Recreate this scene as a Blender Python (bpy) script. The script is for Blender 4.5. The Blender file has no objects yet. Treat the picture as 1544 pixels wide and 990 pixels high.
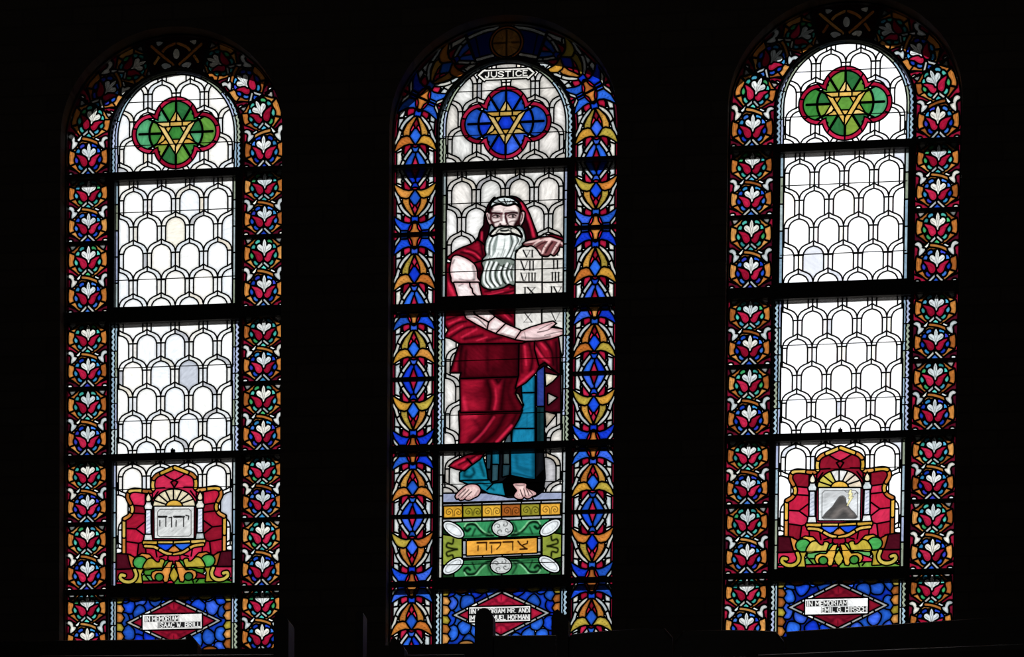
import bpy, math, random
import numpy as np
from mathutils import Matrix, Vector
from mathutils.geometry import tessellate_polygon, delaunay_2d_cdt

# ------------------------------------------------------------------ camera, world, exposure
scene = bpy.context.scene
CAM = np.array([2.5373998963767916, -18.25376239852261, -4.640507767768489])
YAW, PITCH, ROLL = 0.13188373046600382, -0.04598627345072756, 0.009758574165865404
FPX, PCX, PCY = 4700.0, 771.994, 2306.930
def cam_rot(y, p, r):
    cy, sy, cp, sp, cr, sr = math.cos(y), math.sin(y), math.cos(p), math.sin(p), math.cos(r), math.sin(r)
    Rz = np.array([[cy, -sy, 0], [sy, cy, 0], [0, 0, 1]])
    B = np.array([[1, 0, 0], [0, 0, -1], [0, 1, 0]])
    Rx = np.array([[1, 0, 0], [0, cp, -sp], [0, sp, cp]])
    Rr = np.array([[cr, -sr, 0], [sr, cr, 0], [0, 0, 1]])
    return Rz @ B @ Rx @ Rr
CR = cam_rot(YAW, PITCH, ROLL)
cd = bpy.data.cameras.new('camera'); cam = bpy.data.objects.new('camera', cd)
scene.collection.objects.link(cam); scene.camera = cam
cd.sensor_fit = 'HORIZONTAL'; cd.sensor_width = 36.0; cd.lens = FPX / 1544.0 * 36.0
cd.shift_x = -(PCX - 772.0) / 1544.0; cd.shift_y = (PCY - 495.0) / 1544.0
cd.clip_start = 0.1; cd.clip_end = 400
M = Matrix([list(CR[i]) + [CAM[i]] for i in range(3)] + [[0, 0, 0, 1]]); cam.matrix_world = M

world = bpy.data.worlds.new('overcast_sky'); scene.world = world; world.use_nodes = True
wb = world.node_tree.nodes['Background']; wb.inputs[0].default_value = (0.96, 0.985, 1.0, 1); wb.inputs[1].default_value = 1.75
ld = bpy.data.lights.new('fill_light', 'POINT'); ld.energy = 42; ld.color = (1.0, 0.95, 0.9); ld.shadow_soft_size = 0.4   # added fill with no lamp behind it, lifts the wall from pure black
lo = bpy.data.objects.new('fill_light', ld); scene.collection.objects.link(lo); lo.location = (0.0, -12.0, 4.8)
vs = scene.view_settings; vs.view_transform = 'Standard'; vs.look = 'None'; vs.exposure = 0.0; vs.gamma = 1.0; vs.use_curve_mapping = False

S = 1.9570802434102876                                  # spacing of the three windows
WX = {1: -S, 2: 0.0, 3: S}
ZB = -0.32                                              # sill
def unproj(px, py, Y=0.0):
    v = CR @ np.array([(px - PCX) / FPX, -(py - PCY) / FPX, -1.0]); t = (Y - CAM[1]) / v[1]
    return CAM + t * v
class Zoom:                                             # tracing frame: a crop of the photo -> metres on the wall, relative to a window's axis
    def __init__(s, w, x0, y0, k): s.w, s.x0, s.y0, s.k = w, x0, y0, k
    def __call__(s, pts):
        out = []
        for a, b in pts:
            P = unproj(s.x0 + a / s.k, s.y0 + b / s.k); out.append((P[0] - WX[s.w], P[2]))
        return out
def mirror(pts): return [(-x, z) for x, z in pts][::-1]
rnd = random.Random(7)

# ------------------------------------------------------------------ materials
def lin(c):
    c = c / 255.0
    return c / 12.92 if c <= 0.04045 else ((c + 0.055) / 1.055) ** 2.4
def C(r, g, b, k=1.0): return np.array([lin(r), lin(g), lin(b)]) * k
def new_mat(name):
    m = bpy.data.materials.new(name); m.use_nodes = True; nt = m.node_tree; nt.nodes.clear(); return m, nt
def glass_mat(name, painted):
    m, nt = new_mat(name); N = nt.nodes; L = nt.links
    out = N.new('ShaderNodeOutputMaterial')
    if painted:
        src = N.new('ShaderNodeAttribute'); src.attribute_name = 'Col'
        oi = N.new('ShaderNodeObjectInfo'); pm = N.new('ShaderNodeVectorMath'); pm.operation = 'MULTIPLY'; L.new(src.outputs['Color'], pm.inputs[0]); L.new(oi.outputs['Color'], pm.inputs[1]); colsock = pm.outputs[0]
    else:
        oi = N.new('ShaderNodeObjectInfo'); colsock = oi.outputs['Color']
    tc = N.new('ShaderNodeNewGeometry')
    mp = N.new('ShaderNodeMapping'); mp.inputs['Scale'].default_value = (1, 1, 1)
    L.new(tc.outputs['Position'], mp.inputs[0])
    ad = N.new('ShaderNodeVectorMath'); ad.operation = 'MULTIPLY_ADD'
    cmb = N.new('ShaderNodeCombineXYZ'); L.new(oi.outputs['Random'], cmb.inputs[0]); L.new(oi.outputs['Random'], cmb.inputs[2])
    ad.inputs[1].default_value = (9, 9, 9); L.new(cmb.outputs[0], ad.inputs[0]); L.new(mp.outputs[0], ad.inputs[2])
    rot = N.new('ShaderNodeVectorRotate'); rot.rotation_type = 'Y_AXIS'; L.new(ad.outputs[0], rot.inputs['Vector'])
    ang = N.new('ShaderNodeMath'); ang.operation = 'MULTIPLY'; ang.inputs[1].default_value = 6.283; L.new(oi.outputs['Random'], ang.inputs[0]); L.new(ang.outputs[0], rot.inputs['Angle'])
    st = N.new('ShaderNodeMapping'); st.inputs['Scale'].default_value = (70, 70, 24); L.new(rot.outputs[0], st.inputs[0])
    n1 = N.new('ShaderNodeTexNoise'); n1.inputs['Scale'].default_value = 1.0; n1.inputs['Detail'].default_value = 3; L.new(st.outputs[0], n1.inputs['Vector'])
    n2 = N.new('ShaderNodeTexNoise'); n2.inputs['Scale'].default_value = 9.0; n2.inputs['Detail'].default_value = 2; L.new(ad.outputs[0], n2.inputs['Vector'])
    r1 = N.new('ShaderNodeMapRange'); r1.inputs[1].default_value = 0.3; r1.inputs[2].default_value = 0.7; r1.inputs[3].default_value = 0.74; r1.inputs[4].default_value = 1.1; L.new(n1.outputs[0], r1.inputs[0])
    r2 = N.new('ShaderNodeMapRange'); r2.inputs[1].default_value = 0.3; r2.inputs[2].default_value = 0.7; r2.inputs[3].default_value = 0.86; r2.inputs[4].default_value = 1.08; L.new(n2.outputs[0], r2.inputs[0])
    mu = N.new('ShaderNodeMath'); mu.operation = 'MULTIPLY'; L.new(r1.outputs[0], mu.inputs[0]); L.new(r2.outputs[0], mu.inputs[1])
    am = N.new('ShaderNodeMix'); am.data_type = 'FLOAT'; am.inputs[2].default_value = 1.0; L.new(oi.outputs['Alpha'], am.inputs[0]); L.new(mu.outputs[0], am.inputs[3])
    sc = N.new('ShaderNodeVectorMath'); sc.operation = 'SCALE'; L.new(colsock, sc.inputs[0]); L.new(am.outputs[0], sc.inputs['Scale'])
    tr = N.new('ShaderNodeBsdfTransparent'); tl = N.new('ShaderNodeBsdfTranslucent'); mx = N.new('ShaderNodeMixShader'); mx.inputs[0].default_value = 0.10
    L.new(sc.outputs[0], tr.inputs[0]); L.new(sc.outputs[0], tl.inputs[0]); L.new(tr.outputs[0], mx.inputs[1]); L.new(tl.outputs[0], mx.inputs[2])
    L.new(mx.outputs[0], out.inputs[0])
    return m
def clear_mat(name):
    m, nt = new_mat(name); N = nt.nodes; out = N.new('ShaderNodeOutputMaterial'); tr = N.new('ShaderNodeBsdfTransparent'); nt.links.new(tr.outputs[0], out.inputs[0]); return m
def solid_mat(name, col, rough=0.6, bump=0.0, scale=30, var=0.25, brick=False, metal=0.0):
    m, nt = new_mat(name); N = nt.nodes; L = nt.links
    out = N.new('ShaderNodeOutputMaterial'); b = N.new('ShaderNodeBsdfPrincipled'); L.new(b.outputs[0], out.inputs[0])
    b.inputs['Roughness'].default_value = rough; b.inputs['Metallic'].default_value = metal
    tc = N.new('ShaderNodeTexCoord'); nz = N.new('ShaderNodeTexNoise'); nz.inputs['Scale'].default_value = scale; nz.inputs['Detail'].default_value = 5
    L.new(tc.outputs['Object'], nz.inputs['Vector'])
    rp = N.new('ShaderNodeValToRGB'); c = np.array(col)
    rp.color_ramp.elements[0].position = 0.3; rp.color_ramp.elements[1].position = 0.75
    rp.color_ramp.elements[0].color = (*(c * (1 - var)), 1); rp.color_ramp.elements[1].color = (*(c * (1 + var)), 1)
    L.new(nz.outputs[0], rp.inputs[0]); colo = rp.outputs[0]; hsock = nz.outputs[0]
    if brick:
        mp = N.new('ShaderNodeMapping'); mp.inputs['Rotation'].default_value = (math.radians(90), 0, 0); L.new(tc.outputs['Object'], mp.inputs[0])
        bt = N.new('ShaderNodeTexBrick'); bt.inputs['Scale'].default_value = 1.0; bt.inputs['Brick Width'].default_value = 0.3; bt.inputs['Row Height'].default_value = 0.1; bt.inputs['Mortar Size'].default_value = 0.006
        bt.inputs['Color1'].default_value = (*(c * 0.9), 1); bt.inputs['Color2'].default_value = (*(c * 1.12), 1); bt.inputs['Mortar'].default_value = (*(c * 0.8), 1)
        L.new(mp.outputs[0], bt.inputs['Vector'])
        mm = N.new('ShaderNodeMix'); mm.data_type = 'RGBA'; mm.blend_type = 'MULTIPLY'; mm.inputs[0].default_value = 0.4
        L.new(bt.outputs[0], mm.inputs[6]); L.new(rp.outputs[0], mm.inputs[7]); colo = bt.outputs[0]; hsock = bt.outputs[1]
    L.new(colo, b.inputs['Base Color'])
    if bump:
        bp = N.new('ShaderNodeBump'); bp.inputs['Strength'].default_value = bump; bp.inputs['Distance'].default_value = 0.01
        if brick: bp.invert = True
        L.new(hsock, bp.inputs['Height']); L.new(bp.outputs[0], b.inputs['Normal'])
    return m
MAT = dict(glass=glass_mat('stained_glass', False), painted=glass_mat('painted_glass', True), back=clear_mat('glass_back_face'),
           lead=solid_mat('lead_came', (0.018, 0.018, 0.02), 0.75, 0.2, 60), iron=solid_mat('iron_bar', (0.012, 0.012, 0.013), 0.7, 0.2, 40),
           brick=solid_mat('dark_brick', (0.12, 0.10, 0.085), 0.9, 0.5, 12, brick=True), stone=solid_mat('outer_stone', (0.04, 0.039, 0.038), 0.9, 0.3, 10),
           plaster=solid_mat('dim_plaster', (0.30, 0.27, 0.24), 0.9, 0.2, 6), wood=solid_mat('dark_varnished_wood', (0.012, 0.008, 0.006), 0.5, 0.15, 18),
           floor=solid_mat('dark_floor', (0.025, 0.02, 0.018), 0.6, 0.1, 9), velvet=solid_mat('red_seat_cloth', (0.035, 0.008, 0.008), 0.9, 0.2, 40))

# ------------------------------------------------------------------ object helpers
COL = scene.collection
def tag(o, label=None, cat=None, group=None, kind=None):
    if label: o['label'] = label
    if cat: o['category'] = cat
    if group: o['group'] = group
    if kind: o['kind'] = kind
    return o
def link(name, data, parent=None, loc=(0, 0, 0), col=None):
    o = bpy.data.objects.new(name, data); COL.objects.link(o)
    if parent is not None: o.parent = parent
    o.location = loc
    if col is not None: o.color = (float(col[0]), float(col[1]), float(col[2]), float(col[3]) if len(col) > 3 else 1.0)
    return o
def empty(name, loc): return link(name, None, None, loc)
def mesh_of(name, V, F, mats, midx=None, cols=None, smooth=False):
    me = bpy.data.meshes.new(name); me.from_pydata([tuple(map(float, v)) for v in V], [], F)
    for m in mats: me.materials.append(m)
    if midx is not None: me.polygons.foreach_set('material_index', midx)
    if cols is not None:
        at = me.color_attributes.new('Col', 'FLOAT_COLOR', 'POINT')
        a = np.ones((len(V), 4), np.float32); a[:, :3] = cols; at.data.foreach_set('color', a.ravel())
    if smooth: me.polygons.foreach_set('use_smooth', [True] * len(me.polygons))
    me.update(); return me
class MB:                                                # plain solids joined into ONE mesh
    def __init__(s): s.V, s.F = [], []
    def box(s, x0, x1, y0, y1, z0, z1):
        b = len(s.V); s.V += [(x, y, z) for z in (z0, z1) for y in (y0, y1) for x in (x0, x1)]
        s.F += [(b, b+2, b+3, b+1), (b+4, b+5, b+7, b+6), (b, b+1, b+5, b+4), (b+2, b+6, b+7, b+3), (b, b+4, b+6, b+2), (b+1, b+3, b+7, b+5)]; return s
    def prism(s, poly, y0, y1):                          # outline in x,z extruded along y
        b = len(s.V); n = len(poly); s.V += [(x, y0, z) for x, z in poly] + [(x, y1, z) for x, z in poly]
        s.F += [tuple(range(b, b + n)), tuple(range(b + 2*n - 1, b + n - 1, -1))]
        s.F += [(b + i, b + n + i, b + n + (i + 1) % n, b + (i + 1) % n) for i in range(n)]; return s
    def prism_x(s, poly, x0, x1):                        # outline in y,z extruded along x
        b = len(s.V); n = len(poly); s.V += [(x0, y, z) for y, z in poly] + [(x1, y, z) for y, z in poly]
        s.F += [tuple(range(b + n - 1, b - 1, -1)), tuple(range(b + n, b + 2*n))]
        s.F += [(b + i, b + (i + 1) % n, b + n + (i + 1) % n, b + n + i) for i in range(n)]; return s
    def sweep(s, path, prof):                            # closed profile of (lateral, y) offsets swept along an x,z path
        b = len(s.V); n = len(prof); m = len(path)
        for i, (x, z) in enumerate(path):
            a = path[max(i-1, 0)]; c = path[min(i+1, m-1)]; dx, dz = c[0]-a[0], c[1]-a[1]; l = math.hypot(dx, dz) or 1
            nx, nz = -dz/l, dx/l
            s.V += [(x + nx*u, y, z + nz*u) for u, y in prof]
        for i in range(m-1):
            s.F += [(b+i*n+j, b+i*n+(j+1) % n, b+(i+1)*n+(j+1) % n, b+(i+1)*n+j) for j in range(n)]
        s.F += [tuple(range(b, b+n)), tuple(range(b+m*n-1, b+(m-1)*n-1, -1))]; return s
    def build(s, name, mat, parent=None, loc=(0, 0, 0), smooth=False):
        return link(name, mesh_of(name, s.V, s.F, [MAT[mat]], smooth=smooth), parent, loc)

# ------------------------------------------------------------------ leaded glass: shapes as distance fields, painted one over another
def smooth_poly(pts, n=5):
    out = []; m = len(pts)
    for i in range(m):
        p0, p1, p2, p3 = (np.array(pts[(i + k - 1) % m], float) for k in range(4))
        for t in np.arange(n) / n:
            out.append(tuple(0.5 * ((2*p1) + (-p0 + p2)*t + (2*p0 - 5*p1 + 4*p2 - p3)*t*t + (-p0 + 3*p1 - 3*p2 + p3)*t**3)))
    return out
def smooth_line(pts, n=6):
    out = []; m = len(pts)
    for i in range(m - 1):
        p0, p1, p2, p3 = (np.array(pts[min(max(i + k - 1, 0), m - 1)], float) for k in range(4))
        for t in np.arange(n) / n:
            out.append(tuple(0.5 * ((2*p1) + (-p0 + p2)*t + (2*p0 - 5*p1 + 4*p2 - p3)*t*t + (-p0 + 3*p1 - 3*p2 + p3)*t**3)))
    return out + [tuple(pts[-1])]
def ellipse(cx, cz, a, b, rot=0.0, n=24, t0=0, t1=2*math.pi):
    o = []; c, s = math.cos(rot), math.sin(rot); k = n if abs(t1 - t0 - 2*math.pi) < 1e-6 else n - 1
    for i in range(n):
        t = t0 + (t1 - t0) * i / k; x, z = a*math.cos(t), b*math.sin(t); o.append((cx + c*x - s*z, cz + s*x + c*z))
    return o
def seg_dist2(P, X, Z, closed=False):
    P = np.asarray(P, float); n = len(P); d = np.full(X.shape, 1e9)
    for i in range(n if closed else n - 1):
        a, b = P[i], P[(i + 1) % n]; ex, ez = b - a; l2 = ex*ex + ez*ez + 1e-18
        t = np.clip(((X - a[0])*ex + (Z - a[1])*ez) / l2, 0, 1)
        np.minimum(d, (X - a[0] - t*ex)**2 + (Z - a[1] - t*ez)**2, out=d)
    return d
def inside(P, X, Z):
    P = np.asarray(P, float); n = len(P); w = np.zeros(X.shape, bool)
    for i in range(n):
        a, b = P[i], P[(i + 1) % n]
        if a[1] == b[1]: continue
        c = (a[1] > Z) != (b[1] > Z); w ^= c & (X < (b[0] - a[0]) * (Z - a[1]) / (b[1] - a[1]) + a[0])
    return w
def sdf_poly(P, X, Z):
    d = np.sqrt(seg_dist2(P, X, Z, True)); return np.where(inside(P, X, Z), -d, d)
def contour(f, x0, z0, h):
    nz, nx = f.shape; s = f < 0
    code = s[:-1, :-1]*1 + s[:-1, 1:]*2 + s[1:, 1:]*4 + s[1:, :-1]*8
    js, is_ = np.nonzero((code > 0) & (code < 15)); nxt = {}
    # cell edges: 0 bottom, 1 right, 2 top, 3 left ; walk with the inside on the left
    T = {1: [(0, 3)], 2: [(1, 0)], 3: [(1, 3)], 4: [(2, 1)], 5: [(0, 3), (2, 1)], 6: [(2, 0)], 7: [(2, 3)], 8: [(3, 2)], 9: [(0, 2)], 10: [(1, 0), (3, 2)], 11: [(1, 2)], 12: [(3, 1)], 13: [(0, 1)], 14: [(3, 0)]}
    def eid(j, i, e):
        return (0, j, i) if e == 0 else (1, j, i + 1) if e == 1 else (0, j + 1, i) if e == 2 else (1, j, i)
    for j, i in zip(js.tolist(), is_.tolist()):
        for a, b in T[int(code[j, i])]: nxt[eid(j, i, a)] = eid(j, i, b)
    loops = []
    while nxt:
        k0, k = nxt.popitem(); ids = [k0]
        while k != k0 and k in nxt: ids.append(k); k = nxt.pop(k)
        if k != k0 or len(ids) < 3: continue
        pts = np.empty((len(ids), 2))
        for q, (e, j, i) in enumerate(ids):
            if e == 0: a, b = f[j, i], f[j, i+1]; t = a/(a-b); pts[q] = (x0 + (i+t)*h, z0 + j*h)
            else: a, b = f[j, i], f[j+1, i]; t = a/(a-b); pts[q] = (x0 + i*h, z0 + (j+t)*h)
        loops.append(pts)
    return loops
def area(P): x, z = P[:, 0], P[:, 1]; return 0.5 * float(np.sum(x*np.roll(z, -1) - np.roll(x, -1)*z))
def simplify(P, tol):
    n = len(P); keep = np.zeros(n, bool); a = int(np.argmax(((P - P[0])**2).sum(1))); keep[0] = keep[a] = True; st = [(0, a), (a, n)]
    while st:
        i, j = st.pop()
        if j - i < 2: continue
        p, q = P[i], P[j % n]; d = q - p; l = math.hypot(*d); r = P[i+1:j] - p
        dist = np.abs(r[:, 0]*d[1] - r[:, 1]*d[0]) / l if l > 1e-12 else np.hypot(r[:, 0], r[:, 1])
        k = int(np.argmax(dist))
        if dist[k] > tol: keep[i+1+k] = True; st += [(i, i+1+k), (i+1+k, j)]
    return P[keep]

def nest(loops):
    """outer loops, each with the holes that belong to it (the smallest outer loop around them)"""
    outer = [q for q in loops if area(q) > 0]; own = {id(q): [] for q in outer}
    for r in loops:
        if area(r) < 0:
            c = [q for q in outer if area(q) > -area(r) and inside(q, r[:1, 0], r[:1, 1])[0]]
            if c: own[id(min(c, key=area))].append(r)
    return [(q, own[id(q)]) for q in outer]
class Paint:                                             # glass painter's strokes over a base colour; border and lattice rims imitate a centre glow
    def __init__(s, base, step=0.004): s.base, s.step, s.ops = np.array(base, float), step, []
    def line(s, pts, w, col=(0.004, 0.003, 0.003), a=1.0, soft=0.002, curve=True): s.ops.append(('l', smooth_line(pts) if curve and len(pts) > 2 else pts, w, np.array(col, float), a, soft)); return s
    def fill(s, pts, col, a=1.0, soft=0.002): s.ops.append(('f', pts, 0, np.array(col, float), a, soft)); return s
    def rim(s, w, col, a=0.7): s.ops.append(('r', None, w, np.array(col, float), a, 0)); return s
    def eval(s, x, z, loops):
        c = np.tile(s.base, (len(x), 1))
        for k, pts, w, col, a, soft in s.ops:
            if k == 'l': d = np.sqrt(seg_dist2(pts, x, z)) - w/2; m = np.clip(0.5 - d/soft, 0, 1)
            elif k == 'f': d = sdf_poly(pts, x, z); m = np.clip(0.5 - d/soft, 0, 1)
            else:
                d = np.sqrt(np.min([seg_dist2(q, x, z, True) for q in loops], axis=0)); m = np.clip(1 - d/w, 0, 1)
            c += (col - c) * (m * a)[:, None]
        return c

class Panel:
    def __init__(s, clip, cell=0.002, lead=0.008):
        s.clip, s.h, s.lead, s.items = [tuple(p) for p in clip], cell, lead, []; s.grow = True; s.edge = None; s.fill = True
    def add(s, name, pts, col, paint=None, sm=False, lead=None):      # a glass piece
        s.items.append(dict(name=name, P=smooth_poly(pts) if sm else pts, col=col, paint=paint, kind='g', lead=lead, grow=s.grow)); return s
    def union(s, name, shapes, col, paint=None): s.items.append(dict(name=name, U=shapes, col=col, paint=paint, kind='g', lead=None, grow=s.grow)); return s
    def strip(s, name, path, w, col, paint=None, sm=True):            # a ribbon of glass along a path
        s.items.append(dict(name=name, L=smooth_line(path) if sm and len(path) > 2 else path, w=w, col=col, paint=paint, kind='g', lead=None, grow=s.grow)); return s
    def solid(s, pts, sm=False): s.items.append(dict(name=None, P=smooth_poly(pts) if sm else pts, kind='s', lead=None)); return s
    def solid_union(s, shapes): s.items.append(dict(name=None, U=shapes, kind='s', lead=None)); return s
    def cut(s, path, w=0.0, on=None):                                 # a lead line across the last piece (or all earlier pieces called `on`)
        for it in reversed(s.items):
            if it['kind'] == 'g' and (on is None or it['name'] == on):
                it.setdefault('cuts', []).append((path, w))
                if on is None: break
        return s
    def solve(s, min_area=2.5e-5):
        A = np.array(s.clip); h = s.h; pad = 3*h
        x0, z0 = A.min(0) - pad; x1, z1 = A.max(0) + pad
        nx, nz = int((x1 - x0)/h) + 2, int((z1 - z0)/h) + 2
        gx = x0 + np.arange(nx)*h; gz = z0 + np.arange(nz)*h
        XX, ZZ = np.meshgrid(gx, gz); clip = sdf_poly(s.clip, XX, ZZ)
        cover = np.full((nz, nx), 1e3); gmin = np.full((nz, nx), 1e3); pieces, solids = [], []
        for it in reversed(s.items):
            if 'P' in it: B = np.array(it['P']); m = 0
            elif 'U' in it: B = np.array([p for c in it['U'] for p in ((c[0]-c[2], c[1]-c[2]), (c[0]+c[2], c[1]+c[2]))]); m = 0
            else: B = np.array(it['L']); m = it['w']/2
            m += 0.014
            i0, i1 = np.clip([int((B[:, 0].min()-m-x0)/h), int((B[:, 0].max()+m-x0)/h)+2], 0, nx)
            j0, j1 = np.clip([int((B[:, 1].min()-m-z0)/h), int((B[:, 1].max()+m-z0)/h)+2], 0, nz)
            if i1-i0 < 3 or j1-j0 < 3: continue
            sl = (slice(j0, j1), slice(i0, i1)); X, Z = XX[sl], ZZ[sl]
            if 'P' in it: d = sdf_poly(it['P'], X, Z)
            elif 'U' in it: d = np.min([np.hypot(X-c[0], Z-c[1]) - c[2] for c in it['U']], axis=0)
            else: d = np.sqrt(seg_dist2(it['L'], X, Z)) - it['w']/2
            lw = it['lead'] if it['lead'] is not None else s.lead
            if it['kind'] == 'g':
                f = np.maximum(np.maximum(d + (0 if it['grow'] else lw/2), s.lead/2 - cover[sl]), clip[sl])
                for path, cw in it.get('cuts', ()): f = np.maximum(f, s.lead*.45 + cw/2 - np.sqrt(seg_dist2(path, X, Z)))
                own = -lw/2 if it['grow'] else 0.0
            else:
                f = np.maximum(np.maximum(d - s.lead*.3, -s.lead*.3 - cover[sl]), clip[sl]); own = s.lead*.4
            if True:
                f0 = f; f = np.pad(f, 1, constant_values=1e-4); f[f == 0] = 1e-9
                loops = [simplify(q, 0.0004) for q in contour(f, x0 + (i0-1)*h, z0 + (j0-1)*h, h)]
                loops = [q for q in loops if len(q) > 2]
                kept = False
                for q, hs in nest(loops):
                    if area(q) < (min_area if it['kind'] == 'g' else 1e-6):
                        if area(q) > 1e-9: solids.append([q])
                        continue
                    kept = True
                    (pieces if it['kind'] == 'g' else solids).append(dict(name=it['name'], col=it['col'], paint=it['paint'], loops=[q] + hs) if it['kind'] == 'g' else [q] + hs)
                if kept:
                    if it['kind'] == 'g': gmin[sl] = np.minimum(gmin[sl], f0)
                    else: gmin[sl] = np.minimum(gmin[sl], f0 + s.lead*.5)
            cover[sl] = np.minimum(cover[sl], d + own)
        f = np.pad(np.maximum(clip, s.lead*.15 - gmin), 1, constant_values=1e-4); f[f == 0] = 1e-9   # whatever no glass reaches is lead
        loops = [q for q in (simplify(q, .0003) for q in contour(f, x0 - h, z0 - h, h)) if len(q) > 2]
        for q, hs in nest(loops):
            if area(q) > 5e-7 and s.fill: solids.append([q] + hs)
        s.pieces, s.solids = pieces[::-1], solids; return s
YF, YK = -0.003, 0.003
def fill_tris(loops):
    """triangles (indices into the concatenated loops) that really cover the outline"""
    V2 = np.concatenate(loops); want = sum(area(q) for q in loops)
    t = [tuple(r) for r in tessellate_polygon([[Vector((x, z, 0)) for x, z in q] for q in loops])]
    def cov(t): return sum(abs((V2[b][0]-V2[a][0])*(V2[c][1]-V2[a][1]) - (V2[c][0]-V2[a][0])*(V2[b][1]-V2[a][1]))/2 for a, b, c in t)
    if abs(cov(t) - want) < min(1.5e-6, .02*want): return t
    edges = []; b = 0
    for q in loops: edges += [(b + i, b + (i + 1) % len(q)) for i in range(len(q))]; b += len(q)
    ov, oe, of, o1, *_ = delaunay_2d_cdt([Vector(p) for p in V2.tolist()], edges, [], 0, 1e-9)
    of = [f for f in of if len(f) == 3]; src = [s[0] if len(s) else None for s in o1]
    V = np.array([tuple(v) for v in ov]); cen = np.array([V[list(f)].mean(0) for f in of]); k = np.zeros(len(of), bool)
    for q in loops: k ^= inside(q, cen[:, 0], cen[:, 1])
    return [tuple(src[i] for i in f) for f, ok in zip(of, k) if ok and all(src[i] is not None for i in f)]
def glass_geom(pc, warp=None):
    loops = pc['loops']; V2 = np.concatenate(loops); cols = None; paint = pc['paint']
    if paint is None:
        tris = fill_tris(loops); nb = len(V2)
    else:
        st = paint.step; lo, hi = V2.min(0), V2.max(0); gx = np.arange(lo[0] + st*0.5, hi[0], st); gz = np.arange(lo[1] + st*0.5, hi[1], st)
        nb = len(V2); pts = V2
        if len(gx) and len(gz):
            X, Z = np.meshgrid(gx, gz); X, Z = X.ravel(), Z.ravel(); k = np.zeros(len(X), bool)
            for q in loops: k ^= inside(q, X, Z)
            d2 = np.min([seg_dist2(q, X, Z, True) for q in loops], axis=0); k &= d2 > (st*0.35)**2
            pts = np.concatenate([V2, np.stack([X[k], Z[k]], 1)])
        edges = []; b = 0
        for q in loops: edges += [(b + i, b + (i + 1) % len(q)) for i in range(len(q))]; b += len(q)
        ov, oe, of, *_ = delaunay_2d_cdt([Vector(p) for p in pts.tolist()], edges, [], 0, 1e-7)
        V = np.array([tuple(v) for v in ov]); of = np.array([t for t in of if len(t) == 3])
        if len(V) != len(pts):
            V2 = V; nb = None
        else: V2 = pts
        cen = V[of].mean(1); k = np.zeros(len(cen), bool)
        for q in loops: k ^= inside(q, cen[:, 0], cen[:, 1])
        tris = [tuple(int(a) for a in t) for t in of[k]]; V2 = V
        cols = np.clip(paint.eval(V2[:, 0], V2[:, 1], loops), 0, 1)
    W = np.array([warp(x, z) for x, z in V2]) if warp else V2
    n = len(W); V = [(x, YF, z) for x, z in W]; F = [t for t in tris]; mi = [0]*len(F)
    # outer rim and back pane
    b = n; R = []
    for q in loops:
        Q = np.array([warp(x, z) for x, z in q]) if warp else q; m = len(Q)
        V += [(x, YF, z) for x, z in Q] + [(x, YK, z) for x, z in Q]
        F += [(b+i, b+(i+1) % m, b+m+(i+1) % m, b+m+i) for i in range(m)]; mi += [1]*m
        R.append([b+m+i for i in range(m)]); b += 2*m
    bt = tessellate_polygon([[Vector((V[i][0], V[i][2], 0)) for i in r] for r in R]); flat = [i for r in R for i in r]
    F += [tuple(flat[i] for i in t[::-1]) for t in bt]; mi += [1]*len(bt)
    if cols is not None: cols = np.concatenate([cols, np.tile(cols.mean(0), (len(V) - n, 1))])
    return V, F, mi, cols
def glass_mesh(pc, warp=None):
    V, F, mi, cols = glass_geom(pc, warp)
    return mesh_of(pc['name'], V, F, [MAT['painted' if cols is not None else 'glass'], MAT['back']], mi, cols)
def lead_mesh(panel, name, warp=None, w=None):
    V, F = [], []
    def strip(q, w):
        n = len(q); d = np.roll(q, -1, 0) - q; l = np.hypot(d[:, 0], d[:, 1])[:, None] + 1e-12; nr = np.stack([d[:, 1], -d[:, 0]], 1) / l
        v = nr + np.roll(nr, 1, 0); v /= np.maximum((v*v).sum(1)[:, None], 0.5) / 2.0 * 1.0
        v = v / 1.0
        b = len(V)
        for off, y in ((-0.0006, YF - 0.001), (w*0.5, YF - 0.004), (w*1.06, YF - 0.001)):
            P = q + v*off
            for x, z in P:
                x, z = warp(x, z) if warp else (x, z); V.append((x, y, z))
        for k in range(2): F.extend([(b+k*n+i, b+(k+1)*n+i, b+(k+1)*n+(i+1) % n, b+k*n+(i+1) % n) for i in range(n)])
    for p in panel.pieces:
        for q in p['loops']: strip(q, w or panel.lead)
    for ls in panel.solids:
        t = fill_tris(ls); P = np.concatenate(ls); b = len(V)
        for x, z in P:
            x, z = warp(x, z) if warp else (x, z); V.append((x, YF - 0.0008, z))
        F.extend([tuple(b + i for i in r) for r in t])
    return mesh_of(name, V, F, [MAT['lead']])
def joined(pcs, name, pal, warp=None):                   # pieces too small to pick apart, as one mesh with a colour each
    V, F, mi, cc = [], [], [], []
    for p in pcs:
        v, f, m, c = glass_geom(p, warp); b = len(V); V += v; F += [tuple(b + i for i in t) for t in f]; mi += m
        cc += [tuple(pal(p))[:3]]*len(v)
    return mesh_of(name, V, F, [MAT['painted'], MAT['back']], mi, np.array(cc))

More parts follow.
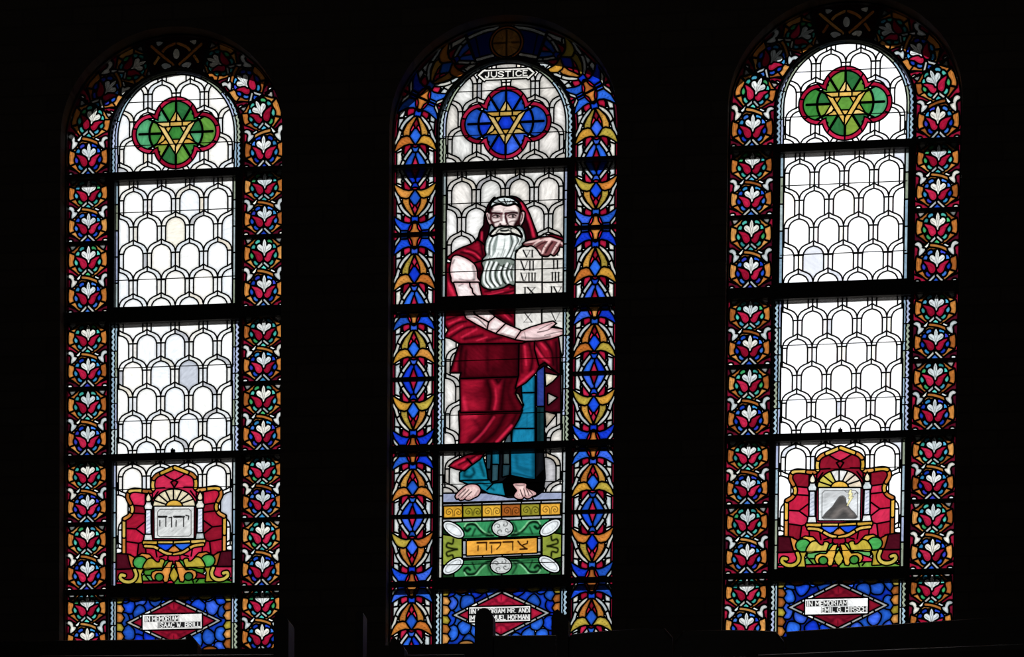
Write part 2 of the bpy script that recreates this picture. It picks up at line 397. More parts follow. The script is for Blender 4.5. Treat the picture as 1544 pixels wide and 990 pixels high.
# ------------------------------------------------------------------ glass colours
K = 0.76
PAL = {
 'orange': [C(214,140,66,K), C(196,118,52,K), C(226,158,84,K), C(206,128,58,K), C(170,96,42,K)],
  'wing':   [C(206,128,54,K), C(190,108,44,K), C(214,144,66,K), C(188,164,66,K), C(206,150,56,K)],
 'leafy':  [C(196,128,54,K), C(176,150,62,K), C(206,150,66,K), C(190,116,50,K)],
 'amber':  [C(226,176,72,K), C(212,164,60,K), C(230,190,96,K)],
 'yellow': [C(190,168,60,K), C(206,184,84,K), C(176,152,50,K)],
 'red':    [C(186,28,66,K), C(170,20,54,K), C(200,38,76,K), C(150,16,46,K)],
 'maroon': [C(96,16,38,K), C(120,18,44,K), C(76,14,34,K), C(150,22,54,K), C(176,28,62,K)],
 'crimson':[C(190,30,62,K), C(160,22,48,K), C(206,44,80,K), C(136,20,40,K)],
 'teal':   [C(70,186,172,K), C(92,208,190,K), C(60,160,160,K), C(70,180,110,K), C(86,180,214,K)],
 'navy':   [C(40,90,214,K), C(30,66,190,K), C(70,130,230,K), C(60,70,200,K), C(60,150,210,K)],
 'blue':   [C(28,78,222,K), C(20,56,205,K), C(44,104,222,K), C(34,84,190,K), C(60,104,232,K)],
 'dblue':  [C(20,54,190,K), C(26,70,206,K), C(36,92,200,K), C(16,40,160,K)],
 'white':  [C(228,230,228,K), C(214,220,222,K), C(235,232,222,K), C(205,214,216,K)],
 'strip':  [C(160,185,200,K), C(140,166,186,K), C(176,190,192,K), C(150,160,140,K), C(170,180,210,K)],
 'grey':   [C(150,150,148,K), C(120,124,120,K), C(176,170,164,K)],
 'grass':  [C(84,150,50,K), C(70,136,44,K), C(110,160,60,K), C(96,170,96,K)],
 'green':  [C(58,132,56,K), C(44,108,58,K), C(96,150,60,K), C(130,160,60,K), C(80,160,110,K)],
 'cream':  [C(236,222,190,K), C(240,230,205,K), C(224,206,164,K)],
 'gold':   [C(228,184,92,K), C(238,202,126,K), C(220,170,76,K)],
}
def pick(key, r=None): return (r or rnd).choice(PAL[key])
KW = .80
LATT = {1: [C(244,243,240,KW), C(250,249,248,KW), C(240,241,243,KW), C(247,243,237,KW), C(236,239,243,KW), C(252,251,250,KW)],
        2: [C(228,222,216,.80), C(236,231,226,.80), C(242,239,236,.80), C(222,216,208,.80), C(226,224,220,.80)],
        3: [C(255,255,255,.95), C(252,253,255,.95), C(255,253,251,.95), C(251,251,254,.95)]}
def lat(w):
    c = rnd.choice(LATT[w]).copy()
    if rnd.random() < 0.03: c *= np.array([0.60, 0.61, 0.66])
    elif rnd.random() < 0.05: c *= np.array([0.96, 0.90, 0.80])
    return (*c, {1: .55, 2: 1.0, 3: .3}[w])
INK = (0.003, 0.003, 0.003)
SMALL = 3.2e-4                                            # m2: glass below this is joined

def resolve(col): return pick(col) if isinstance(col, str) else col
def place(panel, name, parent, loc=(0, 0, 0), warp=None, cache=None, label=None, small='small_glass'):
    """one leaded panel: the lead net is the part, the glass pieces are its sub-parts"""
    if cache is None: cache = {}
    key = id(panel) if warp is None else None
    if key is not None and key in cache: lm, big, sm = cache[key]
    else:
        lm = lead_mesh(panel, name, warp); big, sm = [], []
        for p in panel.pieces:
            if p['paint'] is None and panel.edge and area(p['loops'][0]) >= SMALL:
                ew, ec, ea, es = panel.edge; p['paint'] = Paint((1, 1, 1), es).rim(ew, (ec, ec, ec), ea)  # edges darkened in the colour, so the piece seems to glow from its centre
            if area(p['loops'][0]) < SMALL and p['paint'] is None: sm.append(p)
            else: big.append((p, glass_mesh(p, warp)))
        if key is not None: cache[key] = (lm, big, sm)
    o = link(name, lm, parent, loc)
    if label: o['label'] = label
    for p, me in big: link(p['name'], me, o, (0, 0, 0), resolve(p['col']) if p['col'] is not None else (1, 1, 1))
    if sm:
        s = link(small, joined(sm, small, lambda p: resolve(p['col']), warp), o, (0, 0, 0), (1, 1, 1)); s['kind'] = 'stuff'
    return o

# ------------------------------------------------------------------ border of the outer windows: tulips in an interlaced chain
def tulip_panel():
    T = lambda pts: [((x - 335)*0.000432, (480 - y)*0.0004215) for x, y in pts]
    m = lambda pts: [(670 - x, y) for x, y in pts][::-1]
    P = Panel([(-.125, -.184), (.125, -.184), (.125, .184), (-.125, .184)], 0.002, 0.0092)
    P.edge = (.010, .30, .85, .0065)
    P.add('border_background', [(-.13, -.19), (.13, -.19), (.13, .19), (-.13, .19)], 'maroon')
    tl = [(95, 45), (170, 40), (150, 80), (125, 104), (104, 92)]
    for f in (lambda q: q, m):
        P.add('leaf_tip', T(f(tl)), 'grey', sm=True)
        P.add('leaf_tip', T(f([(64, 900), (80, 886), (108, 888), (114, 904), (90, 910)])), 'white', sm=True)
        P.cut(T(f([(30, 800), (150, 850)])), on='border_background'); P.cut(T(f([(30, 395), (170, 440)])), on='border_background')
    for k, (cy, bead) in enumerate(((240, 'teal'), (695, 'navy'))):
        hx = [(335, cy - 258), (228, cy - 192), (136, cy - 122), (78, cy - 98), (70, cy - 30), (70, cy + 50), (84, cy + 88), (136, cy + 120), (228, cy + 192), (335, cy + 258)]
        cl = Paint((1, 1, 1), .0055).rim(.009, (.3, .3, .3), .8)
        for sg in (-1, 1):
            for dx, a0 in ((222, 70), (246, 40)): cl.line(T([(335 + sg*dx, cy - a0), (335 + sg*(dx + 4), cy + 36)]), .0030, (.18, .14, .1), .8, .004)
        P.add('chain_link', T(hx + [(670 - x, y) for x, y in hx[-2:0:-1]]), 'orange', cl, sm=False)
        for sg in (-1, 1):
            for ang in (24, -22): 
                a = math.radians(ang); P.cut(T([(335 + sg*170*math.cos(a), cy - 165*math.sin(a)), (335 + sg*285*math.cos(a), cy - 262*math.sin(a))]))
        P.solid(T(ellipse(335, cy, 190, 186, 0, 36)))
        for ang, r in ((151, 163), (189, 164), (228, 158), (29, 163), (-9, 164), (-48, 158), (60, 168), (120, 168)):
            a = math.radians(ang); P.add('bead', T(ellipse(335 + r*math.cos(a), cy - r*math.sin(a), 23, 37, -a, 14)), bead)
        dy = cy - 240
        sh = lambda q: [(x, y + dy) for x, y in q]
        pet = [(172, 200), (215, 203), (262, 216), (305, 246), (324, 285), (318, 325), (290, 346), (258, 338), (234, 306), (212, 250)]
        for f in (lambda q: q, m):
            cp_ = [(205 + (x - 205)*.0 + (x - 270)*.55 + 66, 290 + (y - 280)*.55) for x, y in pet]
            pp = Paint((.92, .92, .92), .0034).rim(.006, (.35, .35, .35), .7); loop = T(f(sh(cp_))); pp.line(loop + loop[:1], .0028, (.28, .22, .25), .75, .003)
            P.add('petal', T(f(sh(pet))), 'red', pp, sm=True)
        fl = [(345, 52), (366, 82), (375, 120), (370, 152), (390, 132), (420, 120), (450, 134), (458, 164), (436, 196), (398, 214), (364, 240), (352, 276), (338, 276), (326, 240), (292, 214), (254, 196), (232, 164), (240, 134), (270, 120), (300, 132), (320, 152), (315, 120), (324, 82)]
        fp = Paint((1, 1, 1), 0.0026).rim(.005, (.45, .46, .45), .6)
        for q in ([(328, 160), (340, 235)], [(362, 160), (350, 235)], [(345, 95), (345, 150)], [(262, 158), (308, 198)], [(428, 158), (382, 198)]):
            fp.line(T(sh(q)), 0.0040, (0.04, 0.045, 0.04), 0.8, 0.005)
        fl = [(345 + (x - 345)*.88, 170 + (y - 170)*.93) for x, y in fl]
        P.add('fleuron', T(sh(fl)), 'white', fp, sm=True)
    # crossings
    P.add('bead', T([(335, 395), (372, 425), (335, 445), (296, 425)]), 'teal', sm=True)
    P.strip('ribbon', T([(322, 362), (182, 488)]), .0105, 'white'); P.cut(T([(236, 412), (266, 444)]))
    P.strip('ribbon', T([(348, 362), (400, 406)]), .010, 'white'); P.strip('ribbon', T([(446, 458), (492, 482)]), .0095, 'white')
    P.strip('chain_link', T([(262, 458), (330, 466), (410, 490), (480, 525), (548, 576)]), .0125, 'orange')
    P.add('bead', T([(335, 858), (375, 895), (375, 920), (296, 920), (296, 895)]), 'navy')
    P.strip('ribbon', T([(322, 828), (246, 900)]), .0105, 'white'); P.strip('ribbon', T([(348, 828), (420, 900)]), .010, 'white')
    sc = [(50, 436), (86, 415), (128, 432), (146, 470), (150, 492), (184, 502), (168, 540), (112, 582), (104, 545), (112, 500), (92, 466), (62, 456)]
    for f in (lambda q: q, m): P.add('scroll_leaf', T(f(sc)), 'white', sm=True)
    return P.solve()

# ------------------------------------------------------------------ border of the middle window: winged diamonds
def wing_panel(flip=False):
    def WP(f, dv):
        p = Paint((1, 1, 1), .0055).rim(.010, (.3, .3, .3), .85)
        for k in range(4): p.line(T(f([(50 + k*15, 118 - k*13 + dv), (40 + k*14, 106 - k*8 + dv)])), .0026, (.15, .15, .15), .8, .003)
        return p
    def LP(f):
        p = Paint((1, 1, 1), .0055).rim(.010, (.3, .3, .3), .85)
        for k in range(6): p.line(T(f([(66 - k*8, 140 + k*14), (58 - k*8, 142 + k*14)])), .0028, (.12, .12, .12), .85, .003)
        return p
    s = -1 if flip else 1
    H = .176
    T0 = lambda pts: [(u*0.001, s*(H - v*0.001)) for u, v in pts]
    T = lambda pts: T0([(u, float(np.interp(v, (-10, 0, 46, 128, 132, 236, 246, 328, 370), (-10, 0, 80, 156, 158, 256, 262, 338, 374)))) for u, v in pts])
    m = lambda pts: [(-u, v) for u, v in pts][::-1]
    P = Panel([(-.125, -H), (.125, -H), (.125, H), (-.125, H)], 0.002, 0.0085)
    P.edge = (.010, .28, .85, .0065)
    P.add('border_background', [(-.13, -.19), (.13, -.19), (.13, .19), (-.13, .19)], 'maroon')
    for f in (lambda q: q, m):
        P.add('edge_strip', T(f([(108, -5), (128, -5), (128, 60), (108, 60)])), 'red'); P.add('edge_strip', T(f([(108, 110), (128, 110), (128, 250), (108, 250)])), 'maroon')
        P.add('edge_strip', T(f([(104, 322), (128, 322), (128, 360), (104, 360)])), 'red')
        P.add('pearl_strip', T(f([(80, -5), (106, -5), (106, 100), (80, 100)])), 'white'); P.cut(T(f([(80, 48), (106, 42)])))
        P.add('pearl_strip', T(f([(80, 150), (106, 120), (106, 300), (80, 300)])), 'white'); P.cut(T(f([(80, 222), (106, 218)])))
        for v in range(14, 84, 11): P.add('bead', T(f(ellipse(70, v, 6.5, 5, 0, 8))), 'white', lead=.003)
        for v in range(176, 272, 11): P.add('bead', T(f(ellipse(70, v, 6.5, 5, 0, 8))), 'white', lead=.003)
        P.add('teardrop', T0(f([(58, 52), (64, 80), (60, 102), (46, 114), (30, 108), (34, 92)])), 'red', sm=True)
        P.add('teardrop', T(f([(44, 216), (58, 240), (63, 262), (54, 282), (34, 284), (27, 262)])), 'red', sm=True)
        P.strip('ribbon', T0(f([(84, -6), (62, 38), (22, 88)])), .0125, 'white'); P.cut(T0(f([(58, 26), (80, 40)])))
        P.strip('ribbon', T(f([(116, 92), (102, 122), (94, 150), (76, 190), (48, 222), (14, 246)])), .014, 'white'); P.cut(T(f([(84, 160), (108, 176)])))
        P.add('blue_band', T0(f([(26, -5), (68, -5), (42, 40), (18, 68), (2, 84), (2, 54)])), 'blue')
    P.add('centre_wedge', T0([(0, 46), (-20, -5), (20, -5)]), 'red')
    P.add('stem', T0([(-8, 76), (8, 76), (17, 94), (13, 118), (-13, 118), (-17, 94)]), 'blue')
    P.add('stem', T([(-15, 226), (15, 226), (18, 262), (12, 292), (-12, 292), (-18, 262)]), 'blue')
    P.add('heart', T0(ellipse(0, 160, 36, 58, 0, 24)), 'crimson')
    for f in (lambda q: q, m):
        P.add('leaf', T(f([(38, 126), (70, 128), (70, 156), (52, 192), (20, 230), (6, 236), (18, 206), (34, 168)])), 'leafy', LP(f), sm=False)
        P.add('wing', T(f([(10, 84), (36, 88), (68, 80), (98, 62), (122, 46), (110, 80), (98, 102), (82, 120), (52, 128), (34, 122), (24, 102)])), 'wing', WP(f, 0))
        P.add('wing', T(f([(10, 282), (36, 288), (68, 280), (98, 262), (122, 246), (110, 280), (98, 302), (82, 322), (52, 328), (34, 322), (24, 302)])), 'blue', WP(f, 200))
        P.add('edge_leaf', T(f([(116, 290), (112, 312), (88, 342), (80, 346), (90, 322)])), 'white')
        P.add('blue_foot', T(f([(34, 334), (80, 332), (76, 360), (36, 360)])), 'blue')
    P.add('heart', T([(0, 276), (-26, 306), (-32, 348), (32, 348), (26, 306)]), 'red', sm=True)
    P.add('urn', T([(-8, 288), (8, 288), (14, 318), (32, 346), (32, 362), (-32, 362), (-32, 346), (-14, 318)]), 'orange')
    P.add('diamond', T0([(0, 116), (14, 134), (31, 158), (14, 182), (0, 200), (-14, 182), (-31, 158), (-14, 134)]), 'blue')
    P.add('heart_tip', T([(0, 178), (12, 198), (0, 222), (-12, 198)]), 'crimson')
    return P.solve()

# ------------------------------------------------------------------ lattice of ogee-headed quarries
HP, ROW = .0848, .1552
def lattice(P, w, x0, x1, z_top, z_bot, z_apex, odd):
    out = [(0, 0), (.022, -.013), (.046, -.022), (.066, -.034), (.079, -.051), (HP, -.074), (HP, -.26)]
    inn = [(0, -.029), (.026, -.037), (.044, -.049), (.055, -.066), (.0595, -.088), (.0595, -.27)]
    full = lambda h: [(-x, z) for x, z in h[::-1]] + h[(1 if h[0][0] == 0 else 0):]

    z = z_apex + 2*ROW; r = 0
    while z > z_bot - .02:
        n = 4 if (r % 2 == 0) == (not odd) else 5
        for i in range(n):
            xc = (i - (n - 1)/2) * 2*HP
            mv = lambda q: [(xc + a, z + b) for a, b in q]
            P.grow = False; P.add('lattice_strip', mv(full(out)), ('L', w)); P.cut(mv([(0, .01), (0, -.034)]))
            for sg in (-1, 1): P.cut(mv([(sg*.055, -.080), (sg*HP, -.080)]))
            P.add('quarry', mv(full(inn)), ('L', w)); P.grow = True
        z -= ROW; r += 1
def lattice_panel(clip, w, z_top, z_bot, z_apex, odd, extra=None, cell=.0025, lead=.0078):
    P = Panel(clip, cell, lead); P.edge = {1: (.014, .42, .55, .009), 2: (.022, .34, .75, .009), 3: (.009, .5, .35, .009)}[w]; lattice(P, w, 0, 0, z_top, z_bot, z_apex, odd)
    if extra: extra(P)
    P.solve()
    for p in P.pieces:
        if isinstance(p['col'], tuple) and p['col'][0] == 'L': p['col'] = lat(w)
    return P
def rect(x0, x1, z0, z1): return [(x0, z0), (x1, z0), (x1, z1), (x0, z1)]

def scallop(P, path, side, seg=.155, w_in=.010, w_out=.020, gap=.0):
    """plain fillet and scalloped fillet beside it, in short lengths"""
    q = np.array(path); d = np.hypot(*np.diff(q, axis=0).T); s = np.concatenate([[0], np.cumsum(d)]); Lh = s[-1]
    at = lambda t: (np.interp(t, s, q[:, 0]), np.interp(t, s, q[:, 1]))
    def nrm(t):
        a, b = np.array(at(max(t-.004, 0))), np.array(at(min(t+.004, Lh))); v = b - a; v /= np.hypot(*v); return np.array([-v[1], v[0]])*side
    n = max(1, round(Lh/seg)); 
    for i in range(n):
        t0, t1 = Lh*i/n, Lh*(i+1)/n; ts = np.linspace(t0 + .002, t1 - .002, max(8, int((t1-t0)/.0045)))
        e = lambda t, u: tuple(np.array(at(t)) + nrm(t)*u)
        P.add('plain_fillet', [e(t, .001) for t in ts] + [e(t, .0125) for t in ts[::-1]], 'strip')
        P.add('scalloped_fillet', [e(t, .0195 + .003*math.sin(2*math.pi*t/.031)) for t in ts] + [e(t, .033 + .005*math.sin(2*math.pi*t/.031)) for t in ts[::-1]], 'strip')

def quatrefoil(P, z, colours):
    U = lambda g: [(-.151, z, .110-g), (.151, z, .110-g), (0, z + .0735, .130-g), (0, z - .0735, .130-g), (0, z, .10)]
    P.union('foil_ring', U(0), 'red')
    for a in (8, 40, 62, 90, 118, 140, 172, 200, 220, 242, 270, 298, 320, 345):
        t = math.radians(a); P.cut([(.12*math.cos(t)*1.2, z + .12*math.sin(t)*.85), (.32*math.cos(t), z + .32*math.sin(t))])
    P.union('foil_pane', U(.025), colours)
    for a, r0 in ((90, .05), (122, .05), (152, .06), (180, .05), (208, .06), (238, .05), (270, .05), (302, .05), (332, .06), (0, .05), (28, .06), (58, .05)):
        t = math.radians(a); P.cut([(r0*math.cos(t), z + r0*math.sin(t)), (.22*math.cos(t), z + .22*math.sin(t))], .007)
    for sg in (-1, 1): P.cut(ellipse(sg*.05, z, .11, .12, 0, 20, -1.1 if sg > 0 else math.pi - 1.1, 1.1 if sg > 0 else math.pi + 1.1), .006)
    R1 = .122
    tri = [[(R1*1.06*math.sin(math.radians(o + k*120)), z + R1*math.cos(math.radians(o + k*120))) for k in range(3)] for o in (0, 180)]
    hexa = []
    for k in range(6):
        a, b = math.radians(60*k), math.radians(60*k + 30); hexa += [(R1*1.13*math.sin(a), z + R1*1.07*math.cos(a)), (R1*.64*math.sin(b), z + R1*.60*math.cos(b))]
    P.solid(hexa)
    P.add('star_heart', [(.066*math.sin(math.radians(60*k + 30)), z + .062*math.cos(math.radians(60*k + 30))) for k in range(6)], colours)
    for t in tri:
        for k in range(3):
            a, b = np.array(t[k]), np.array(t[(k+1) % 3]); c = np.array([0, z]); d = (b - a)/np.hypot(*(b - a)); nn = np.array([-d[1], d[0]])
            if np.dot(nn, c - a) < 0: nn = -nn
            wd = .020; P.add('star_band', [tuple(a), tuple(b), tuple(b - d*wd*1.7 + nn*wd), tuple(a + d*wd*1.7 + nn*wd)], 'gold')
            for u in (1/3, 2/3): q = a + (b - a)*u; P.cut([tuple(q - nn*.002), tuple(q + nn*(wd + .002))]) if (k + (t is tri[0])) % 2 else None

# ------------------------------------------------------------------ memorial panel: blue field, red lozenge, name plate
GLYPH = {'A': [[(0,0),(.5,1),(1,0)],[(.22,.4),(.78,.4)]], 'B': [[(0,0),(0,1),(.7,1),(.9,.8),(.7,.55),(0,.55)],[(.7,.55),(1,.28),(.75,0),(0,0)]], 'C': [[(1,.82),(.7,1),(.3,1),(0,.7),(0,.3),(.3,0),(.7,0),(1,.18)]],
 'E': [[(1,1),(0,1),(0,0),(1,0)],[(0,.52),(.75,.52)]], 'F': [[(1,1),(0,1),(0,0)],[(0,.52),(.75,.52)]], 'G': [[(1,.82),(.7,1),(.3,1),(0,.7),(0,.3),(.3,0),(.7,0),(1,.2),(1,.48),(.6,.48)]], 'H': [[(0,0),(0,1)],[(1,0),(1,1)],[(0,.5),(1,.5)]],
 'I': [[(.5,0),(.5,1)]], 'J': [[(.8,1),(.8,.25),(.55,0),(.2,0),(0,.25)]], 'L': [[(0,1),(0,0),(1,0)]], 'M': [[(0,0),(0,1),(.5,.35),(1,1),(1,0)]], 'N': [[(0,0),(0,1),(1,0),(1,1)]], 'O': [[(.3,0),(0,.3),(0,.7),(.3,1),(.7,1),(1,.7),(1,.3),(.7,0),(.3,0)]],
 'R': [[(0,0),(0,1),(.7,1),(1,.77),(.7,.5),(0,.5)],[(.5,.5),(1,0)]], 'S': [[(1,.84),(.7,1),(.3,1),(0,.77),(.25,.56),(.75,.46),(1,.24),(.7,0),(.3,0),(0,.16)]], 'T': [[(0,1),(1,1)],[(.5,1),(.5,0)]], 'U': [[(0,1),(0,.3),(.3,0),(.7,0),(1,.3),(1,1)]], 'V': [[(0,1),(.5,0),(1,1)]], 'W': [[(0,1),(.25,0),(.5,.7),(.75,0),(1,1)]], 'D': [[(0,0),(0,1),(.6,1),(1,.7),(1,.3),(.6,0),(0,0)]], 'X': [[(0,1),(1,0)],[(0,0),(1,1)]], '.': [[(.4,0),(.6,0)]]}
WID = {'I': .35, '.': .3, 'M': 1.25, 'W': 1.3, 'J': .8, 'E': .8, 'L': .8, 'F': .8}
def text_strokes(txt, x0, x1, z0, z1, caps=None):
    tot = sum((WID.get(c, 1.0) + .38) if c != ' ' else .75 for c in txt) - .38; k = (x1 - x0)/tot; x = x0; out = []
    for c in txt:
        if c == ' ': x += .75*k; continue
        w = WID.get(c, 1.0)*k
        for g in GLYPH[c]: out.append([(x + a*w, z0 + b*(z1 - z0)) for a, b in g])
        x += w + .38*k
    return out
def write(paint, txt, x0, x1, z0, z1, sw, col=INK, ground=None):
    if ground is not None: paint.fill(rect(x0 - .005, x1 + .005, z0 - .004, z1 + .004), ground, 1, .002)
    for st in text_strokes(txt, x0, x1, z0, z1): paint.line(st, sw, col, 1, .0015, False)
    return paint
def memorial_panel(w, lines):
    zc, hx, hz = -.134, .284, .136
    P = Panel(rect(-.345, .345, -.30, .007), .002, .008); P.edge = (.016, .2, .85, .008)
    P.add('blue_pebble', rect(-.36, .36, -.32, .04), 'dblue')
    r = random.Random(40 + w); cells = []
    tries = 0
    while len(cells) < 34 and tries < 6000:
        tries += 1; x, z = r.uniform(-.31, .31), r.uniform(-.30, .03)
        if abs(x)/hx + abs(z - zc)/hz < 1.12: continue
        if all((x-a)**2 + ((z-b)*1.0)**2 > .072**2 for a, b in cells): cells.append((x, z))
    for x, z in cells:
        pts = [(x + .038*rr*math.cos(t), z + .042*rr*math.sin(t)) for t, rr in [(2*math.pi*k/7 + r.uniform(-.2, .2), r.uniform(.85, 1.15)) for k in range(7)]]
        P.add('blue_pebble', pts, 'blue', sm=True)
    for sx in (-1, 1):
        for k, z in enumerate((.005, -.055, -.105, -.165, -.215, -.27)):
            P.add('border_scallop', [(sx*(.36), z + .030), (sx*.318, z + .024), (sx*.303, z), (sx*.318, z - .024), (sx*.36, z - .030)], 'orange' if k % 3 else 'yellow', sm=False)
    for k, x in enumerate((-.235, -.115, .06, .19)):
        P.add('border_scallop', ellipse(x, .014, .042, .022, 0, 18), 'orange' if k % 2 == 0 else 'yellow')
        P.add('border_scallop', ellipse(x + .03, -.305, .042, .020, 0, 18), 'orange')
    loz = [(-hx, zc), (0, zc - hz), (hx, zc), (0, zc + hz)]
    P.add('lozenge_rib', loz, 'white')
    for q in range(4):
        a, b = np.array(loz[q]), np.array(loz[(q+1) % 4]); d = b - a; nn = np.array([-d[1], d[0]])/np.hypot(*d)
        for u in (0, .28, .5, .74): p = a + d*u; P.cut([tuple(p - nn*.02), tuple(p + nn*.02)])
    inner = [(-hx + .040, zc), (0, zc - hz + .0195), (hx - .040, zc), (0, zc + hz - .0195)]
    pw0, pw1, ph = -.188, .170, .043
    lp = Paint(pick('crimson')*.95, .006)
    for s in (1, -1):
        lp.line([(-.075, zc + s*.060), (-.04, zc + s*.075), (0, zc + s*.062), (.04, zc + s*.075), (.075, zc + s*.060)], .012, C(60, 4, 16), .8, .012)
        lp.line([(0, zc + s*.115), (0, zc + s*.080)], .006, C(50, 4, 14), .8, .006); lp.line([(-.028, zc + s*.082), (-.05, zc + s*.092)], .012, C(40, 2, 12), .7, .01); lp.line([(.028, zc + s*.082), (.05, zc + s*.092)], .012, C(40, 2, 12), .7, .01)
    lp.rim(.016, C(70, 8, 22), .7)
    P.add('lozenge_pane', inner, None, lp)
    P.cut([(pw0, zc - .1), (pw0, zc + .1)]); P.cut([(pw1, zc - .1), (pw1, zc + .1)])
    pl = Paint(C(235, 232, 228, K) if w != 3 else C(250, 249, 248, K), .0022)
    for (t, x0, x1, row) in lines:
        z0 = zc + (.006 if row == 0 else -.0315); write(pl, t, x0, x1, z0, z0 + .0255, .0048, C(236, 234, 230, K), C(26, 25, 26))
    P.add('name_plate', rect(pw0, pw1, zc - ph, zc + ph), None, pl)
    P.cut([(pw0, zc + .0005), (pw1, zc + .0005)]) if w == 2 else None
    return P.solve()

# ------------------------------------------------------------------ shrine panel of the outer windows
def hebrew(paint, T, letters, sw):
    for st in letters: paint.line(T(st), sw, INK, 1, .0025, False)
def shrine_panel(w):
    T = Zoom(1, 170, 690, 5.078); 
    ax = T([(472, 500)])[0][0]
    Z = lambda pts: [(x - ax, z) for x, z in T(pts)]
    B = lambda pts: [Z(pts), mirror(Z(pts))]
    mid = lambda pts: Z(pts) + mirror(Z([p for p in pts if p[0] < 471]))      # left half outline -> closed symmetric outline
    def extra(P):
        red = [(470, 70), (410, 96), (345, 122), (308, 160), (300, 215), (315, 232), (285, 258), (230, 250), (150, 250), (115, 290), (125, 345), (155, 390), (140, 430), (95, 465), (88, 720), (60, 735), (10, 740), (10, 965), (470, 965)]
        P.add('ruby_pane', mid(red), 'crimson')
        for c in ([(100, 420), (250, 430)], [(100, 540), (180, 545), (250, 490)], [(180, 545), (240, 590)], [(100, 640), (200, 655), (250, 640)], [(200, 655), (190, 740)], [(120, 360), (250, 372)], [(250, 660), (260, 760)], [(330, 700), (340, 760)], [(385, 125), (440, 160), (500, 185)], [(330, 235), (400, 230)], [(300, 330), (350, 260)], [(60, 735), (140, 740)], [(360, 760), (420, 740)], [(250, 265), (250, 640)], [(305, 265), (305, 640)], [(500, 185), (470, 235)]):
            for q in B(c): P.cut(q)
        path = [[(88, 728), (88, 600)], [(88, 600), (88, 470)], [(92, 468), (128, 445), (150, 412)], [(150, 412), (152, 385), (138, 350)], [(138, 350), (118, 312), (118, 282), (132, 258)], [(132, 258), (170, 248), (240, 256)], [(240, 256), (290, 258), (312, 240)], [(312, 240), (308, 205), (316, 160)], [(316, 160), (340, 135), (376, 118)], [(376, 118), (420, 98), (471, 76)]]
        for k, p in enumerate(path):
            for q in B(p): P.strip('frame_bead', q, .0165, 'amber' if k % 2 else 'orange')
        for q in B([(40, 738), (118, 742), (134, 800), (146, 845), (60, 850), (12, 850), (12, 735)]): P.add('maroon_corner', q, C(70, 12, 26, K))
        # sun and rays
        tone = ([C(238, 224, 190, K)]*8 if w == 1 else [C(200, 180, 90, K), C(206, 190, 84, K), C(210, 196, 90, K), C(226, 224, 222, K), C(238, 236, 234, K), C(236, 220, 200, K), C(238, 222, 204, K), C(232, 214, 190, K)])
        for a in range(8):
            t = [math.pi*(a + u)/8 for u in (0, .25, .5, .75, 1)]
            P.add('sun_ray', Z([(472 - 50*math.cos(t[0]), 372 - 38*math.sin(t[0]))] + [(472 - 158*math.cos(u), 372 - 128*math.sin(u)) for u in t] + [(472 - 50*math.cos(t[4]), 372 - 38*math.sin(t[4]))]), tone[a])
        P.add('sun', Z(ellipse(472, 374, 60, 46, 0, 15, 0, -math.pi)), 'amber')
        # tablet
        tp = Paint(C(206, 206, 204, K) if w == 1 else C(222, 224, 226, K), .0022)
        fr = [(345, 415), (345, 592), (362, 605), (585, 600), (602, 585), (602, 408), (585, 392), (362, 395)]
        tp.line(Z(fr + [fr[0]]), .0045, (.006, .006, .006), .95, .003, False)
        tp.rim(.006, C(235, 235, 235, K), .8)
        if w == 1:
            for st in ([(355, 455), (408, 455), (408, 525)], [(362, 480), (362, 522)], [(432, 458), (452, 455), (452, 528)], [(474, 455), (544, 455), (544, 526)], [(488, 480), (486, 524)], [(562, 440), (584, 446), (580, 472)]): tp.line(Z(st), .0075, INK, 1, .003, False)
            for st in ([(352, 450), (414, 450)], [(470, 450), (548, 450)]): tp.line(Z(st), .011, INK, 1, .003, False)
            for k in range(26): a, b = rnd.uniform(350, 595), rnd.uniform(400, 600); tp.line(Z([(a, b), (a + 14, b - 10)]), .004, C(110, 110, 110), .35, .006)
        else:
            tp.fill(Z([(350, 398), (600, 392), (600, 440), (350, 470)]), C(120, 118, 118), .45, .03)
            mt = [(352, 600), (380, 560), (430, 510), (455, 470), (480, 438), (505, 432), (525, 452), (530, 485), (560, 530), (590, 560), (612, 592), (600, 604)]
            tp.fill(Z([(x - 8, y) for x, y in mt]), C(52, 48, 46), .95, .006)
            tp.line(Z([(430, 590), (500, 520), (560, 570)]), .02, C(140, 130, 125), .5, .03)
            tp.line(Z([(x - 8, y) for x, y in mt[:-1]]), .003, INK, 1, .002)
            for st in ([(508, 395), (525, 405), (545, 400), (552, 410)], [(580, 420), (595, 410), (606, 415)]): tp.line(Z(st), .004, INK, .9, .003)
            bolt = [(545, 388), (560, 384), (556, 412), (568, 410), (560, 440), (574, 436), (530, 512), (522, 506), (545, 452), (533, 456), (542, 424), (532, 426)]
            tp.fill(Z(bolt), C(236, 226, 170, K), 1, .002); tp.line(Z(bolt + [bolt[0]]), .0022, INK, .9, .0015, False)
        P.add('tablet', Z([(322, 376), (622, 376), (620, 614), (324, 614)]), None, tp)
        # candle columns
        for q in B([(258, 392), (290, 392), (292, 592), (256, 592)]):
            cp = Paint(C(216, 220, 232, K), .004); lo = min(z for x, z in q); xc = sum(x for x, z in q)/4
            for k in range(7): cp.line([(xc - .016, lo + .012 + k*.022), (xc + .016, lo + .026 + k*.022)], .004, C(90, 100, 130), .8, .004)
            P.add('column_shaft', q, None, cp)
        for q in B([(246, 372), (258, 352), (258, 335), (292, 335), (292, 352), (304, 372), (300, 392), (250, 392)]): P.add('column_capital', q, 'white')
        for q in B([(250, 590), (298, 590), (304, 634), (242, 636)]): P.add('column_base', q, 'white')
